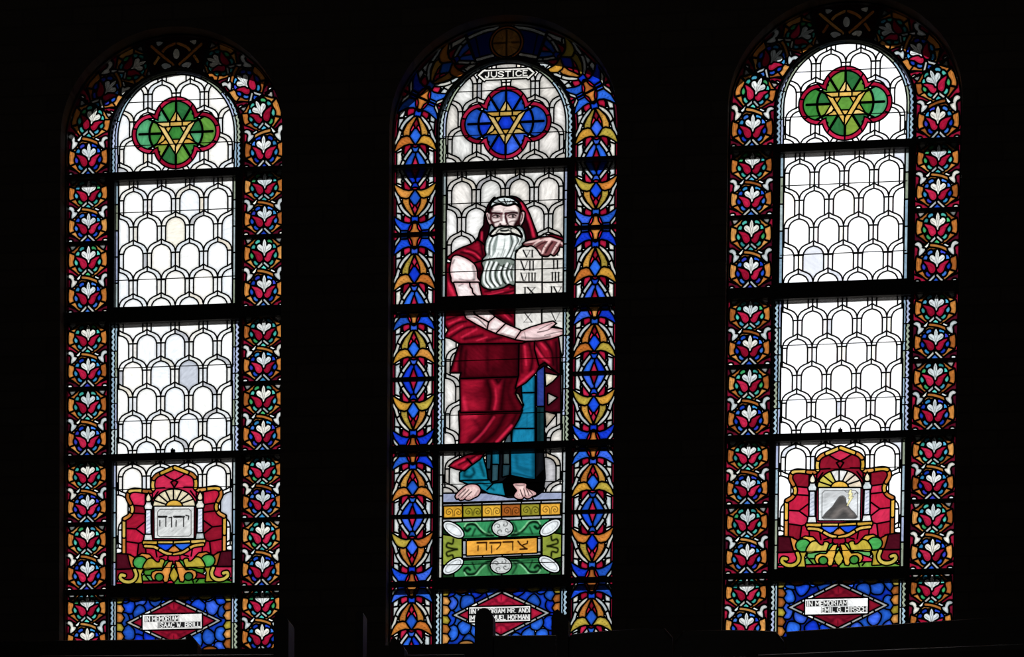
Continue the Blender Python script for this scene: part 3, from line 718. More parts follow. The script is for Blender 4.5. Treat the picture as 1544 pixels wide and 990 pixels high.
        for q in B([(258, 318), (262, 298), (276, 276), (288, 300), (292, 320), (284, 332), (264, 332)]): P.add('candle_flame', q, 'cream')
        # shelf and hanging swag
        for a, b in ((234, 350), (350, 472)):
            for q in B([(a, 640), (b, 640), (b, 660), (a, 660)]): P.add('shelf_strip', q, 'amber')
        for q in B([(345, 664), (462, 664), (440, 692), (405, 708), (372, 694)]): P.add('blue_swag', q, 'blue')
        P.add('swag_tip', mid([(471, 672), (440, 700), (424, 722), (471, 728)]), 'orange')
        for q in B([(250, 676), (318, 682), (365, 706)]): P.strip('swag_bead', q, .014, 'gold')
        for q in B([(365, 706), (410, 730), (471, 742)]): P.strip('swag_bead', q, .014, 'gold')
        # growing base
        P.add('ruby_drop', mid([(471, 755), (432, 752), (428, 775), (471, 810)]), 'red')
        P.add('green_ground', mid([(10, 945), (150, 940), (240, 900), (250, 850), (330, 848), (400, 840), (471, 820), (471, 980), (10, 980)]), 'grass')
        for c in ([(235, 880), (300, 960)], [(260, 900), (330, 900)], [(330, 935), (320, 965)], [(400, 850), (395, 900)]):
            for q in B(c): P.cut(q)
        for q in B([(122, 744), (160, 762), (176, 790), (182, 838), (146, 836), (132, 790)]): P.add('flame_leaf', q, 'orange')
        for q in B([(178, 764), (225, 736), (280, 742), (306, 768), (268, 776), (240, 762), (200, 762)]): P.add('crest', q, 'orange' if w == 1 else 'amber')
        for q in B([(180, 846), (236, 846), (218, 890), (226, 958), (168, 958), (186, 900)]): P.add('stem', q, 'yellow')
        for q in B(ellipse(212, 802, 50, 44, 0, 20)): P.add('green_fruit', q, C(70, 160, 80, K))
        for q in B([(262, 790), (300, 772), (335, 800), (360, 800), (366, 780), (390, 782), (402, 808), (385, 838), (340, 842), (240, 850)]): P.add('leaf_scroll', q, 'yellow', sm=True)
        for q in B([(405, 795), (424, 788), (430, 815), (405, 838), (390, 836)]): P.add('green_leaf', q, 'green')
        for q in B([(300, 905), (306, 880), (335, 866), (380, 868), (430, 800), (458, 796), (446, 830), (440, 880), (420, 946), (400, 950), (376, 900), (345, 888), (326, 900), (330, 935), (312, 930)]): P.add('flame_leaf', q, 'orange' if w == 1 else 'amber')
        for q in B(ellipse(358, 914, 28, 26, 0, 14)): P.add('green_fruit', q, 'green')
        P.add('centre_bud', mid([(471, 842), (452, 870), (440, 902), (452, 930), (471, 948)]), 'yellow')
        for q in B([(170, 858), (182, 895), (170, 930), (135, 950), (90, 946), (60, 922), (66, 898), (92, 902)]): P.strip('curl', q, .018, 'yellow')
    def extra2(P):
        extra(P)
        for s in (-1, 1):
            P.solid(rect(s*.361 - .012, s*.361 + .012, 0, .9))
            for z in np.arange(.08, .8, .145): P.add('plain_fillet', rect(s*.362 - .0065, s*.362 + .0065, z, z + .145), 'strip')
    P = lattice_panel(rect(-.372, .372, .078, .803), w, .81, .05, .800, False, extra2, cell=.002, lead=.0080)
    return P

# ------------------------------------------------------------------ middle window: the bearded figure with the tablets
F1 = Zoom(2, 640, 270, 4.715); F2 = Zoom(2, 640, 440, 3.808); F3 = Zoom(2, 570, 670, 3.094); FF = Zoom(2, 720, 290, 12.38); FT = Zoom(2, 740, 350, 9.0); F4 = Zoom(2, 660, 730, 7.07); F5 = Zoom(2, 660, 560, 4.714)
RED, DRED = C(136, 13, 35, K), C(20, 2, 6)
FLESH, DFL = C(248, 234, 232, K), C(120, 70, 76)
def red_paint(T, folds, lights=(), base=None, step=.005):
    p = Paint(RED if base is None else base, step)
    for pts, w, a in folds: p.line(T(pts), w*.0046, DRED, min(1, a*1.1), w*.0040)
    for pts, w, a in lights: p.line(T(pts), w*.0036, C(214, 40, 72, K), a, w*.0030)
    return p.rim(.014, DRED, .75)
def robe_paint(T, base, patches, folds, lights):
    p = Paint(base, .0045)
    for pts, col, a, soft in patches: p.fill(T(pts), col, a, soft)
    for pts, w, a in folds: p.line(T(pts), w*.0039, C(14, 1, 4), a, w*.0036)
    for pts, w, a in lights: p.line(T(pts), w*.0039, C(212, 38, 70, K), a, w*.0034)
    return p.rim(.012, C(16, 1, 5), .8)
def flesh_paint(T, lines, base=None, step=.004):
    p = Paint(FLESH if base is None else base, step).rim(.018, C(176, 120, 124, K), .8)
    for pts, w, a in lines: p.line(T(pts), w*.0062, C(34, 9, 14), min(1, a*1.2), max(w*.003, .003))
    return p
def hair_paint(T, lines, base, step=.003):
    p = Paint(base, step).rim(.008, C(120, 128, 124, K), .6)
    for pts, w, a in lines: p.line(T(pts), w*.0068, C(12, 15, 14), min(1, a*1.1), .004)
    return p
def numeral(p, T, txt, x0, x1, y0, y1, sw=.0080):
    """roman numeral between two serif bars, photo-traced box"""
    n = {'I': .5, 'V': 1.15, 'X': 1.2}; tot = sum(n[c] for c in txt); k = (x1 - x0)/tot; x = x0
    for c in txt:
        w = n[c]*k
        if c == 'I': g = [[(x + w/2, y0), (x + w/2, y1)]]
        elif c == 'V': g = [[(x + .06*w, y0), (x + w/2, y1)], [(x + w/2, y1), (x + .94*w, y0)]]
        else: g = [[(x + .08*w, y0), (x + .92*w, y1)], [(x + .92*w, y0), (x + .08*w, y1)]]
        for i, q in enumerate(g): p.line(T(q), sw*(1.15 if i == 0 else .6), INK, 1, .002, False)
        x += w
    for y in (y0, y1): p.line(T([(x0, y), (x1, y)]), .0030, INK, .9, .002, False)

def figure_upper(P):
    A = lambda name, pts, paint, T=F1, sm=True, lead=None: P.add(name, T(pts), None, paint, sm=sm, lead=lead)
    # sleeve behind the hand, hood, shoulder
    A('robe_piece', [(800, 425), (830, 408), (900, 398), (960, 410), (1010, 436), (1030, 470), (960, 450), (880, 440)], red_paint(F1, []))
    A('hood', [(640, 130), (690, 160), (735, 230), (770, 320), (800, 420), (735, 460), (700, 470), (650, 400), (640, 250), (600, 140)],
      red_paint(F1, [([(700, 230), (735, 330), (745, 440)], 5, .95), ([(770, 330), (790, 420)], 2.4, .6)], [([(690, 175), (730, 250), (762, 340), (778, 410)], 4.0, 1.0)], C(46, 4, 12, K)))
    A('hood', [(500, 135), (455, 190), (432, 260), (425, 330), (398, 372), (385, 440), (380, 520), (470, 560), (480, 330), (470, 220)],
      red_paint(F1, [([(455, 200), (445, 300), (430, 380), (436, 480)], 7, 1.0)], [([(408, 380), (404, 480)], 3.0, .9)], C(40, 3, 11, K)))
    A('robe_piece', [(168, 560), (215, 520), (262, 494), (330, 468), (378, 440), (420, 470), (440, 500), (432, 560), (416, 615), (372, 606), (330, 590), (290, 562), (235, 544), (195, 566)],
      red_paint(F1, [([(260, 520), (330, 540), (400, 590)], 3, .9), ([(300, 490), (370, 520), (410, 560)], 2.5, .8), ([(400, 450), (415, 540)], 4, .9)], [([(285, 510), (350, 525), (395, 565)], 2, .8), ([(330, 580), (380, 595)], 2, .8)]))
    A('robe_piece', [(160, 600), (190, 600), (182, 660), (210, 735), (250, 850), (160, 850)], red_paint(F1, [([(175, 640), (200, 760)], 4, .8)], [([(170, 740), (215, 830)], 6, .8)]), sm=False)
    A('robe_piece', [(360, 600), (430, 580), (430, 640), (405, 690), (402, 750), (450, 790), (560, 775), (655, 735), (655, 850), (400, 850), (390, 740), (372, 680)],
      red_paint(F1, [([(395, 640), (392, 740)], 7, .95), ([(430, 800), (540, 785), (645, 765)], 2.4, .9), ([(420, 835), (540, 815), (650, 790)], 2.4, .9), ([(520, 840), (650, 812)], 2, .9)], [([(480, 800), (600, 775)], 1.8, .9), ([(450, 825), (560, 800)], 1.6, .9), ([(560, 835), (640, 805)], 2, .8)]), sm=False)
    # arm
    A('arm', [(204, 556), (236, 546), (290, 564), (332, 590), (358, 615), (372, 655), (374, 700), (384, 738), (214, 738), (194, 700), (184, 650), (192, 596)],
      flesh_paint(F1, [([(345, 620), (356, 680), (350, 715)], 2.5, .45), ([(250, 710), (310, 722), (360, 712)], 1.6, .4), ([(200, 600), (215, 575)], 1.5, .5)]))
    A('arm', [(212, 738), (384, 738), (408, 850), (246, 850), (228, 790)], flesh_paint(F1, [([(245, 760), (275, 745)], 1.2, .5)]), sm=False)
    P.cut(F1([(322, 742), (326, 766), (340, 780), (344, 808), (372, 834), (374, 850)]))
    # head
    face = [(440, 248), (450, 238), (462, 246), (466, 210), (488, 186), (540, 172), (600, 182), (650, 174), (676, 204), (684, 240), (700, 232), (712, 246), (704, 296), (690, 322), (676, 350), (640, 352), (570, 348), (500, 360), (476, 338), (462, 318), (452, 300)]
    fl = lambda pts, w, a: (pts, w, a)
    fp = Paint(C(240, 222, 218, K), .0026).rim(.010, C(170, 120, 124, K), .8)
    for q in ([(255, 395), (450, 400), (460, 470), (400, 500), (290, 490), (250, 450)], [(520, 395), (760, 385), (770, 450), (720, 490), (590, 490), (540, 460)]): fp.fill(FF(q), C(150, 96, 100, K), .55, .012)
    fp.fill(FF([(720, 480), (790, 440), (800, 640), (690, 660)]), C(90, 40, 46, K), .7, .014); fp.fill(FF([(230, 300), (290, 290), (270, 640), (240, 600)]), C(120, 66, 72, K), .6, .014)
    for pts, w, a, col in (
        ([(265, 395), (300, 388), (360, 392), (450, 398)], .012, .95, C(56, 16, 24)), ([(520, 395), (580, 388), (660, 376), (740, 386)], .012, .95, C(50, 16, 24)),      # brows
        ([(475, 380), (490, 440), (470, 480)], .006, .4, C(150, 80, 90)), ([(535, 400), (520, 450), (535, 500), (550, 560)], .012, .85, C(80, 30, 40)),           # nose bridge shade
        ([(450, 400), (440, 470), (450, 520)], .011, .55, C(130, 70, 80)),
        ([(280, 450), (320, 428), (370, 428), (415, 450)], .0055, .95, C(40, 14, 18)), ([(295, 468), (350, 478), (400, 462)], .004, .7, C(70, 36, 40)),              # left eye
        ([(570, 440), (620, 415), (670, 412), (725, 440)], .0055, .95, C(40, 14, 18)), ([(590, 468), (650, 480), (705, 462)], .004, .7, C(70, 36, 40)),              # right eye
        ([(370, 442), (372, 456)], .009, .95, (.006, .004, .004)), ([(660, 436), (662, 456)], .010, .95, (.006, .004, .004)),                                         # irises
        ([(240, 500), (265, 545), (320, 560), (400, 545)], .006, .7, C(100, 48, 56)), ([(590, 560), (640, 540), (720, 535)], .006, .55, C(110, 56, 62)),           # cheeks
        ([(300, 600), (330, 560), (420, 530)], .006, .5, C(120, 60, 66)), ([(700, 640), (720, 590), (760, 545)], .020, .9, C(50, 16, 22)),
        ([(255, 420), (245, 500), (290, 590), (300, 640)], .012, .75, C(90, 36, 44)), ([(790, 260), (800, 340), (790, 440), (770, 560), (790, 640)], .016, .85, C(60, 20, 26)),
        ([(430, 590), (445, 615), (500, 625), (545, 610), (560, 580)], .007, .9, C(60, 20, 26)), ([(400, 620), (420, 590)], .007, .7, C(70, 26, 32)), ([(590, 620), (570, 585)], .007, .7, C(70, 26, 32)),
        ([(270, 330), (330, 350), (430, 350)], .004, .4, C(160, 100, 106)), ([(500, 352), (600, 340), (700, 345)], .004, .4, C(160, 100, 106)), ([(480, 370), (480, 340), (500, 300)], .004, .35, C(160, 100, 106)),
        ([(730, 250), (760, 300), (770, 360)], .008, .45, C(150, 120, 100)), ([(190, 410), (200, 460), (215, 510)], .005, .8, C(90, 40, 46)), ([(830, 390), (840, 450), (815, 540)], .006, .8, C(110, 40, 50)), ([(190, 300), (260, 300)], .02, .8, C(50, 12, 20)),
        ([(225, 300), (240, 380)], .016, .9, C(50, 12, 20))):
        fp.line(FF(pts), w*1.25, np.array(col)*.4, min(1, a*1.3), max(w*.6, .003))
    fp.line(FF([(490, 430), (488, 560)], ), .007, C(252, 240, 236, K), .8, .006)
    A('face', face, fp)
    hp = hair_paint(FF, [([(380, 140), (440, 190), (500, 215)], 1.2, .9), ([(500, 130), (520, 180), (540, 215)], 1.3, .95), ([(560, 150), (560, 200)], .8, .7), ([(620, 150), (590, 200)], .9, .8), ([(290, 170), (330, 200), (420, 210)], 1.2, .9), ([(660, 180), (700, 200)], 1.8, .9), ([(300, 150), (380, 160), (440, 180)], .7, .5)], C(214, 222, 222, K))
    A('hair', [(470, 200), (478, 168), (510, 142), (560, 128), (620, 136), (664, 166), (684, 200), (648, 176), (600, 186), (575, 186), (540, 176), (500, 184)], hp, lead=-.002)
    white_b = C(226, 230, 222, K); blue_b = C(206, 220, 226, K)
    def strands(base, lights, darks):
        p = Paint(base, .0028)
        for pts, w, a in lights: p.line(F1(pts), w*.0039, C(244, 247, 244, K), a, .005)
        for pts, w, a in darks: p.line(F1(pts), w*.0039, C(10, 13, 12), a, .0035)
        return p.rim(.006, C(50, 56, 54, K), .7)
    A('beard', [(474, 330), (500, 350), (560, 342), (640, 344), (672, 336), (700, 360), (716, 420), (705, 455), (668, 494), (646, 512), (640, 582), (428, 582), (442, 540), (434, 500), (440, 440), (458, 400)],
      strands(C(150, 160, 156, K), [([(480, 400), (452, 460), (446, 520)], 2.2, .9), ([(505, 405), (480, 470), (474, 540), (446, 578)], 2.6, .9), ([(550, 400), (540, 470), (520, 540), (490, 580)], 10, .95), ([(590, 400), (588, 480), (560, 560)], 7, .95), ([(632, 395), (646, 440), (625, 500), (590, 570)], 3.5, .9), ([(662, 400), (682, 440), (655, 480)], 2.6, .9), ([(690, 370), (708, 420)], 1.6, .8), ([(636, 520), (625, 575)], 1.6, .9)],
        [([(494, 400), (466, 460), (460, 540)], 1.5, .95), ([(520, 410), (500, 470), (506, 520)], .8, .6), ([(612, 395), (624, 455), (600, 520), (560, 578)], 1.4, .95), ([(650, 395), (668, 440), (640, 490), (612, 570)], 1.5, .95), ([(676, 372), (694, 415), (672, 465)], 1.7, .95), ([(575, 500), (548, 575)], .9, .7), ([(530, 520), (505, 575)], .8, .7), ([(470, 545), (455, 578)], 1.2, .9), ([(640, 505), (600, 578)], 1.1, .9)]))
    A('beard', [(428, 582), (644, 582), (642, 742), (600, 744), (560, 768), (500, 782), (450, 778), (408, 750), (408, 690), (424, 640)],
      strands(C(120, 130, 122, K), [([(448, 590), (428, 660), (424, 730), (452, 766)], 3.2, .95), ([(478, 590), (452, 660), (452, 720), (486, 768)], 3.0, .95), ([(512, 595), (486, 660), (492, 720), (520, 760)], 3.4, .95), ([(545, 630), (528, 680), (545, 740)], 3.2, .95), ([(590, 600), (568, 660), (580, 710), (596, 738)], 3.0, .95), ([(622, 620), (600, 670), (616, 720)], 2.8, .95), ([(636, 640), (634, 720)], 1.6, .9)],
        [([(462, 590), (438, 660), (438, 725), (468, 768)], 1.5, 1), ([(496, 592), (468, 660), (472, 715), (506, 766)], 1.7, 1), ([(530, 600), (506, 665), (514, 720), (540, 758)], 1.6, 1), ([(566, 610), (548, 660), (560, 720), (580, 745)], 2.4, 1), ([(606, 600), (584, 660), (598, 715)], 1.6, 1), ([(632, 605), (616, 660), (630, 725)], 1.4, 1), ([(528, 608), (580, 630), (642, 650)], 1.2, .9)]))
    A('moustache', [(470, 392), (500, 358), (545, 338), (575, 344), (608, 338), (655, 352), (684, 384), (690, 410), (655, 396), (615, 388), (575, 392), (530, 388), (500, 400), (478, 404)],
      hair_paint(FF, [([(350, 760), (400, 700), (470, 670), (560, 660), (640, 680)], 1.3, .9), ([(440, 715), (510, 720), (580, 705)], 1.8, .95), ([(600, 720), (650, 750), (700, 770)], 1.0, .8), ([(420, 660), (500, 650), (590, 650), (690, 690)], .8, .6), ([(620, 700), (640, 760)], 1.2, .9)], C(220, 216, 206, K)), lead=-.0030)
    # tablets
    tb = C(222, 217, 210, K)
    def tab(pts, nums, T=F1, sm=False, step=.0028):
        p = Paint(tb*rnd.uniform(.93, 1.04), step).rim(.007, C(170, 162, 154, K), .6)
        for a in nums: numeral(p, *a)
        P.add('tablet', T(pts), None, p, sm=sm)
    tab([(652, 574), (654, 530), (672, 502), (700, 486), (740, 478), (784, 484), (818, 512), (838, 548), (838, 574)], [(FT, 'VI', 435, 585, 246, 338)])
    tab([(650, 576), (836, 576), (836, 736), (650, 736)], [(FT, 'VII', 402, 600, 385, 515), (FT, 'VIII', 405, 622, 555, 690)])
    tab([(650, 738), (836, 738), (836, 850), (650, 850)], [(FT, 'IX', 440, 610, 750, 860)])
    tab([(842, 574), (842, 530), (900, 500), (960, 486), (1020, 474), (1024, 570)], [(FT, 'I', 885, 930, 225, 314)])
    tab([(842, 574), (1022, 572), (1022, 734), (842, 738)], [(FT, 'II', 830, 932, 372, 495), (FT, 'III', 815, 942, 548, 672)])
    tab([(842, 740), (1022, 736), (1022, 850), (842, 850)], [(FT, 'IV', 800, 965, 742, 840)])
    hand = [(702, 462), (738, 440), (790, 430), (836, 416), (890, 412), (940, 428), (975, 440), (1014, 470), (998, 484), (962, 480), (952, 510), (922, 542), (898, 532), (872, 548), (832, 540), (812, 510), (788, 484), (758, 470), (728, 476)]
    hp = Paint(C(120, 66, 68, K), .0028)
    for pts, w in (([(470, 146), (560, 128), (650, 96)], 3.2), ([(572, 196), (640, 134), (740, 96)], 3.4), ([(700, 280), (736, 200), (800, 120)], 3.6), ([(828, 290), (876, 210), (930, 130)], 3.4), ([(960, 150), (1010, 182)], 2.6), ([(760, 100), (850, 92), (930, 120)], 4.5), ([(650, 240), (690, 280)], 2.0)): hp.line(FT(pts), w*.0039, C(232, 196, 192, K), .95, .006)
    for pts, w in (([(560, 205), (640, 150), (700, 120)], 1.1), ([(600, 215), (690, 160), (760, 130)], 1.6), ([(680, 290), (715, 200), (770, 130)], 1.0), ([(745, 280), (790, 200), (835, 140)], 2.4), ([(812, 296), (855, 205), (900, 140)], 1.0), ([(855, 296), (905, 225), (950, 165)], 1.4), ([(460, 160), (560, 150)], 1.2), ([(590, 170), (600, 190)], .8), ([(725, 200), (745, 212)], .8), ([(880, 195), (900, 205)], .8), ([(690, 305), (760, 316), (830, 306)], 1.2)): hp.line(FT(pts), w*.0042, C(28, 7, 10), .9, .004)
    hp.rim(.006, C(50, 18, 22), .7)
    A('hand', hand, hp)

def figure_middle(P):
    A = lambda name, pts, paint=None, T=F2, sm=False, col=None: P.add(name, T(pts), col, paint, sm=sm)
    A('robe_lining', [(500, 440), (700, 400), (700, 700), (640, 720), (500, 720)], None, col=C(40, 6, 14, K))
    # ground right of the robe: maroon and pale wedges
    A('robe_lining', [(690, 430), (780, 480), (780, 690), (690, 690)], None, col=C(70, 8, 22, K))
    A('pale_wedge', [(696, 470), (764, 482), (736, 512), (700, 538)], None, col='cream'); A('pale_wedge', [(712, 586), (758, 608), (712, 646)], None, col=C(200, 196, 188, K)); A('pale_wedge', [(696, 690), (752, 706), (700, 770)], None, col=C(190, 176, 158, K))
    A('blue_robe', [(630, 470), (686, 430), (686, 662), (636, 662)], red_free(F2, C(44, 62, 140, K), [([(645, 500), (650, 640)], 3, .5)]))
    A('green_robe', [(634, 662), (686, 662), (686, 880), (634, 880)], red_free(F2, C(16, 46, 52, K), [([(660, 680), (660, 860)], 4, .6)]))
    A('teal_robe', [(560, 540), (640, 450), (640, 880), (455, 880), (500, 800), (535, 730), (566, 640)], red_free(F2, C(22, 118, 154, K), [([(628, 500), (632, 870)], 3, .6), ([(560, 640), (540, 730), (500, 820)], 5, .8), ([(590, 700), (588, 780)], 2, .3)]))
    P.cut(F2([(560, 580), (640, 578)])); P.cut(F2([(500, 786), (640, 784)])); P.cut(F2([(636, 440), (636, 880)])); P.cut(F2([(504, 800), (500, 880)]))
    A('grey_robe', [(455, 880), (492, 800), (498, 880)], None, col=C(80, 96, 104, K))
    A('pale_wedge', [(516, 578), (540, 590), (566, 650), (540, 630)], None, col=C(190, 180, 160, K))
    # robe
    LR, MR = C(168, 21, 47, K), C(96, 7, 22, K)
    A('robe_piece', [(200, 688), (560, 680), (540, 730), (500, 796), (450, 850), (415, 885), (200, 885), (205, 790)],
      robe_paint(F2, C(92, 6, 20, K), [([(215, 695), (320, 692), (300, 780), (220, 880), (205, 880)], LR, .75, .06)], [([(250, 880), (340, 800), (395, 690)], 8, .85), ([(320, 880), (410, 800), (470, 690)], 8, .9), ([(390, 880), (480, 790), (530, 700)], 5, .8), ([(280, 730), (320, 790), (260, 840)], 6, .5)], [([(500, 770), (415, 862)], 3.5, .95), ([(400, 720), (330, 815), (270, 870)], 3, .6), ([(230, 715), (290, 712)], 6, .6)]))
    A('robe_piece', [(206, 492), (560, 480), (535, 540), (518, 582), (530, 610), (562, 660), (552, 682), (210, 690)],
      robe_paint(F2, C(84, 5, 18, K), [([(215, 500), (330, 498), (300, 560), (330, 640), (320, 685), (215, 688)], LR, .9, .07), ([(380, 500), (420, 530), (450, 500), (430, 590), (420, 690), (390, 690), (400, 590)], LR, .7, .03)], [([(270, 590), (300, 600)], 16, .55), ([(360, 510), (380, 590), (370, 690)], 8, .85), ([(412, 500), (424, 520), (440, 498)], 6, .95), ([(460, 510), (450, 600), (440, 690)], 7, .8), ([(500, 500), (480, 580), (520, 670)], 6, .6)], [([(408, 560), (412, 620), (400, 680)], 2.5, .6), ([(225, 610), (238, 675)], 5, .7)]))
    A('robe_piece', [(150, 462), (178, 372), (206, 292), (556, 286), (548, 484), (206, 494), (214, 462)],
      robe_paint(F2, C(62, 4, 13, K), [([(240, 310), (350, 310), (350, 440), (250, 440)], C(112, 10, 28, K), .8, .09), ([(385, 320), (430, 320), (430, 410), (385, 410)], C(112, 9, 26, K), .6, .06), ([(160, 455), (195, 350), (205, 360), (190, 455)], LR, .7, .02)], [([(218, 300), (200, 400), (205, 470)], 5, .95), ([(230, 480), (240, 340)], 4, .7), ([(360, 300), (365, 450)], 5, .5), ([(540, 300), (535, 470)], 10, .6)], []))
    A('robe_piece', [(548, 270), (640, 270), (660, 420), (640, 462), (580, 520), (526, 552), (545, 480)], red_paint(F2, [([(600, 290), (620, 380), (610, 450)], 5, .85), ([(555, 300), (560, 460)], 4, .7)], [([(575, 310), (585, 420)], 3, .7), ([(540, 535), (625, 460)], 4, .95)]))
    A('robe_piece', [(636, 260), (766, 255), (776, 330), (776, 470), (720, 424), (690, 400), (660, 420), (636, 330)], red_paint(F2, [([(690, 280), (730, 340), (740, 420)], 5, .9), ([(640, 300), (690, 390)], 4, .8), ([(755, 290), (762, 450)], 7, .9)], [([(630, 310), (680, 380), (712, 405)], 3.5, .9), ([(665, 290), (700, 330)], 3, .7)]))
    A('robe_piece', [(100, 150), (150, 100), (240, 95), (250, 150), (310, 195), (420, 246), (530, 276), (620, 270), (560, 292), (204, 296), (150, 266), (118, 258), (140, 220)], red_paint(F2, [([(130, 160), (190, 140), (220, 130)], 3, .95), ([(125, 220), (190, 180), (240, 170)], 3, .95), ([(150, 260), (230, 210), (290, 200)], 3, .95), ([(230, 270), (330, 250)], 4, .8), ([(360, 280), (440, 262)], 4, .8)], [([(140, 185), (210, 155)], 2.2, .9), ([(140, 240), (220, 195)], 2.2, .9), ([(215, 260), (300, 215)], 2.5, .8), ([(300, 280), (360, 260)], 2, .8)]), sm=False)
    A('robe_piece', [(340, 92), (530, 92), (530, 215), (468, 186), (408, 146)], red_paint(F2, [([(380, 100), (440, 150), (510, 190)], 4, .8), ([(460, 100), (500, 140)], 3, .9)], [([(430, 105), (490, 160)], 2, .8)]))
    # forearm, lower tablets, hand
    tb = C(218, 214, 208, K)
    for pts, num in (([(523, 90), (670, 90), (670, 190), (610, 206), (580, 218), (523, 222)], ('X', 568, 622, 116, 174)), ([(678, 90), (822, 90), (822, 218), (750, 196), (740, 176), (678, 190)], ('V', 722, 784, 110, 168))):
        p = Paint(tb, .003).rim(.007, C(170, 164, 156, K), .6); numeral(p, F2, num[0], num[1], num[2], num[3], num[4], .0055); P.add('tablet', F2(pts), None, p)
    for pts, ln in (([(228, 92), (345, 92), (406, 146), (372, 176), (364, 216), (300, 184), (242, 150), (226, 112)], [([(245, 145), (300, 150), (360, 205)], 1.2, .7), ([(270, 100), (300, 130)], 1, .6)]), ([(406, 146), (468, 186), (416, 238), (364, 216), (372, 176)], [([(385, 215), (430, 215)], 1.5, .4)]), ([(468, 186), (562, 228), (530, 272), (416, 238)], [([(440, 240), (520, 262)], 2, .4)])):
        A('arm', pts, flesh_paint(F2, ln))
    P.cut(F2([(270, 92), (290, 130), (372, 176)]), on='arm')
    A('hand', [(556, 228), (610, 206), (690, 182), (738, 172), (752, 182), (722, 206), (760, 212), (806, 218), (838, 222), (806, 240), (760, 256), (720, 268), (650, 278), (580, 280), (526, 272)], flesh_paint(F2, [([(660, 215), (700, 195), (735, 180)], .8, .7), ([(650, 232), (700, 222), (730, 208)], 1.0, .8), ([(690, 250), (760, 232), (820, 224)], .8, .7), ([(560, 262), (650, 268), (720, 255)], 2.2, .5), ([(575, 232), (582, 270)], .7, .6)], C(236, 206, 206, K), .003))
def red_free(T, base, folds, step=.005):
    p = Paint(base, step)
    for pts, w, a in folds: p.line(T(pts), w*.0039, base*.08, a, w*.0034)
    return p.rim(.008, base*.2, .5)

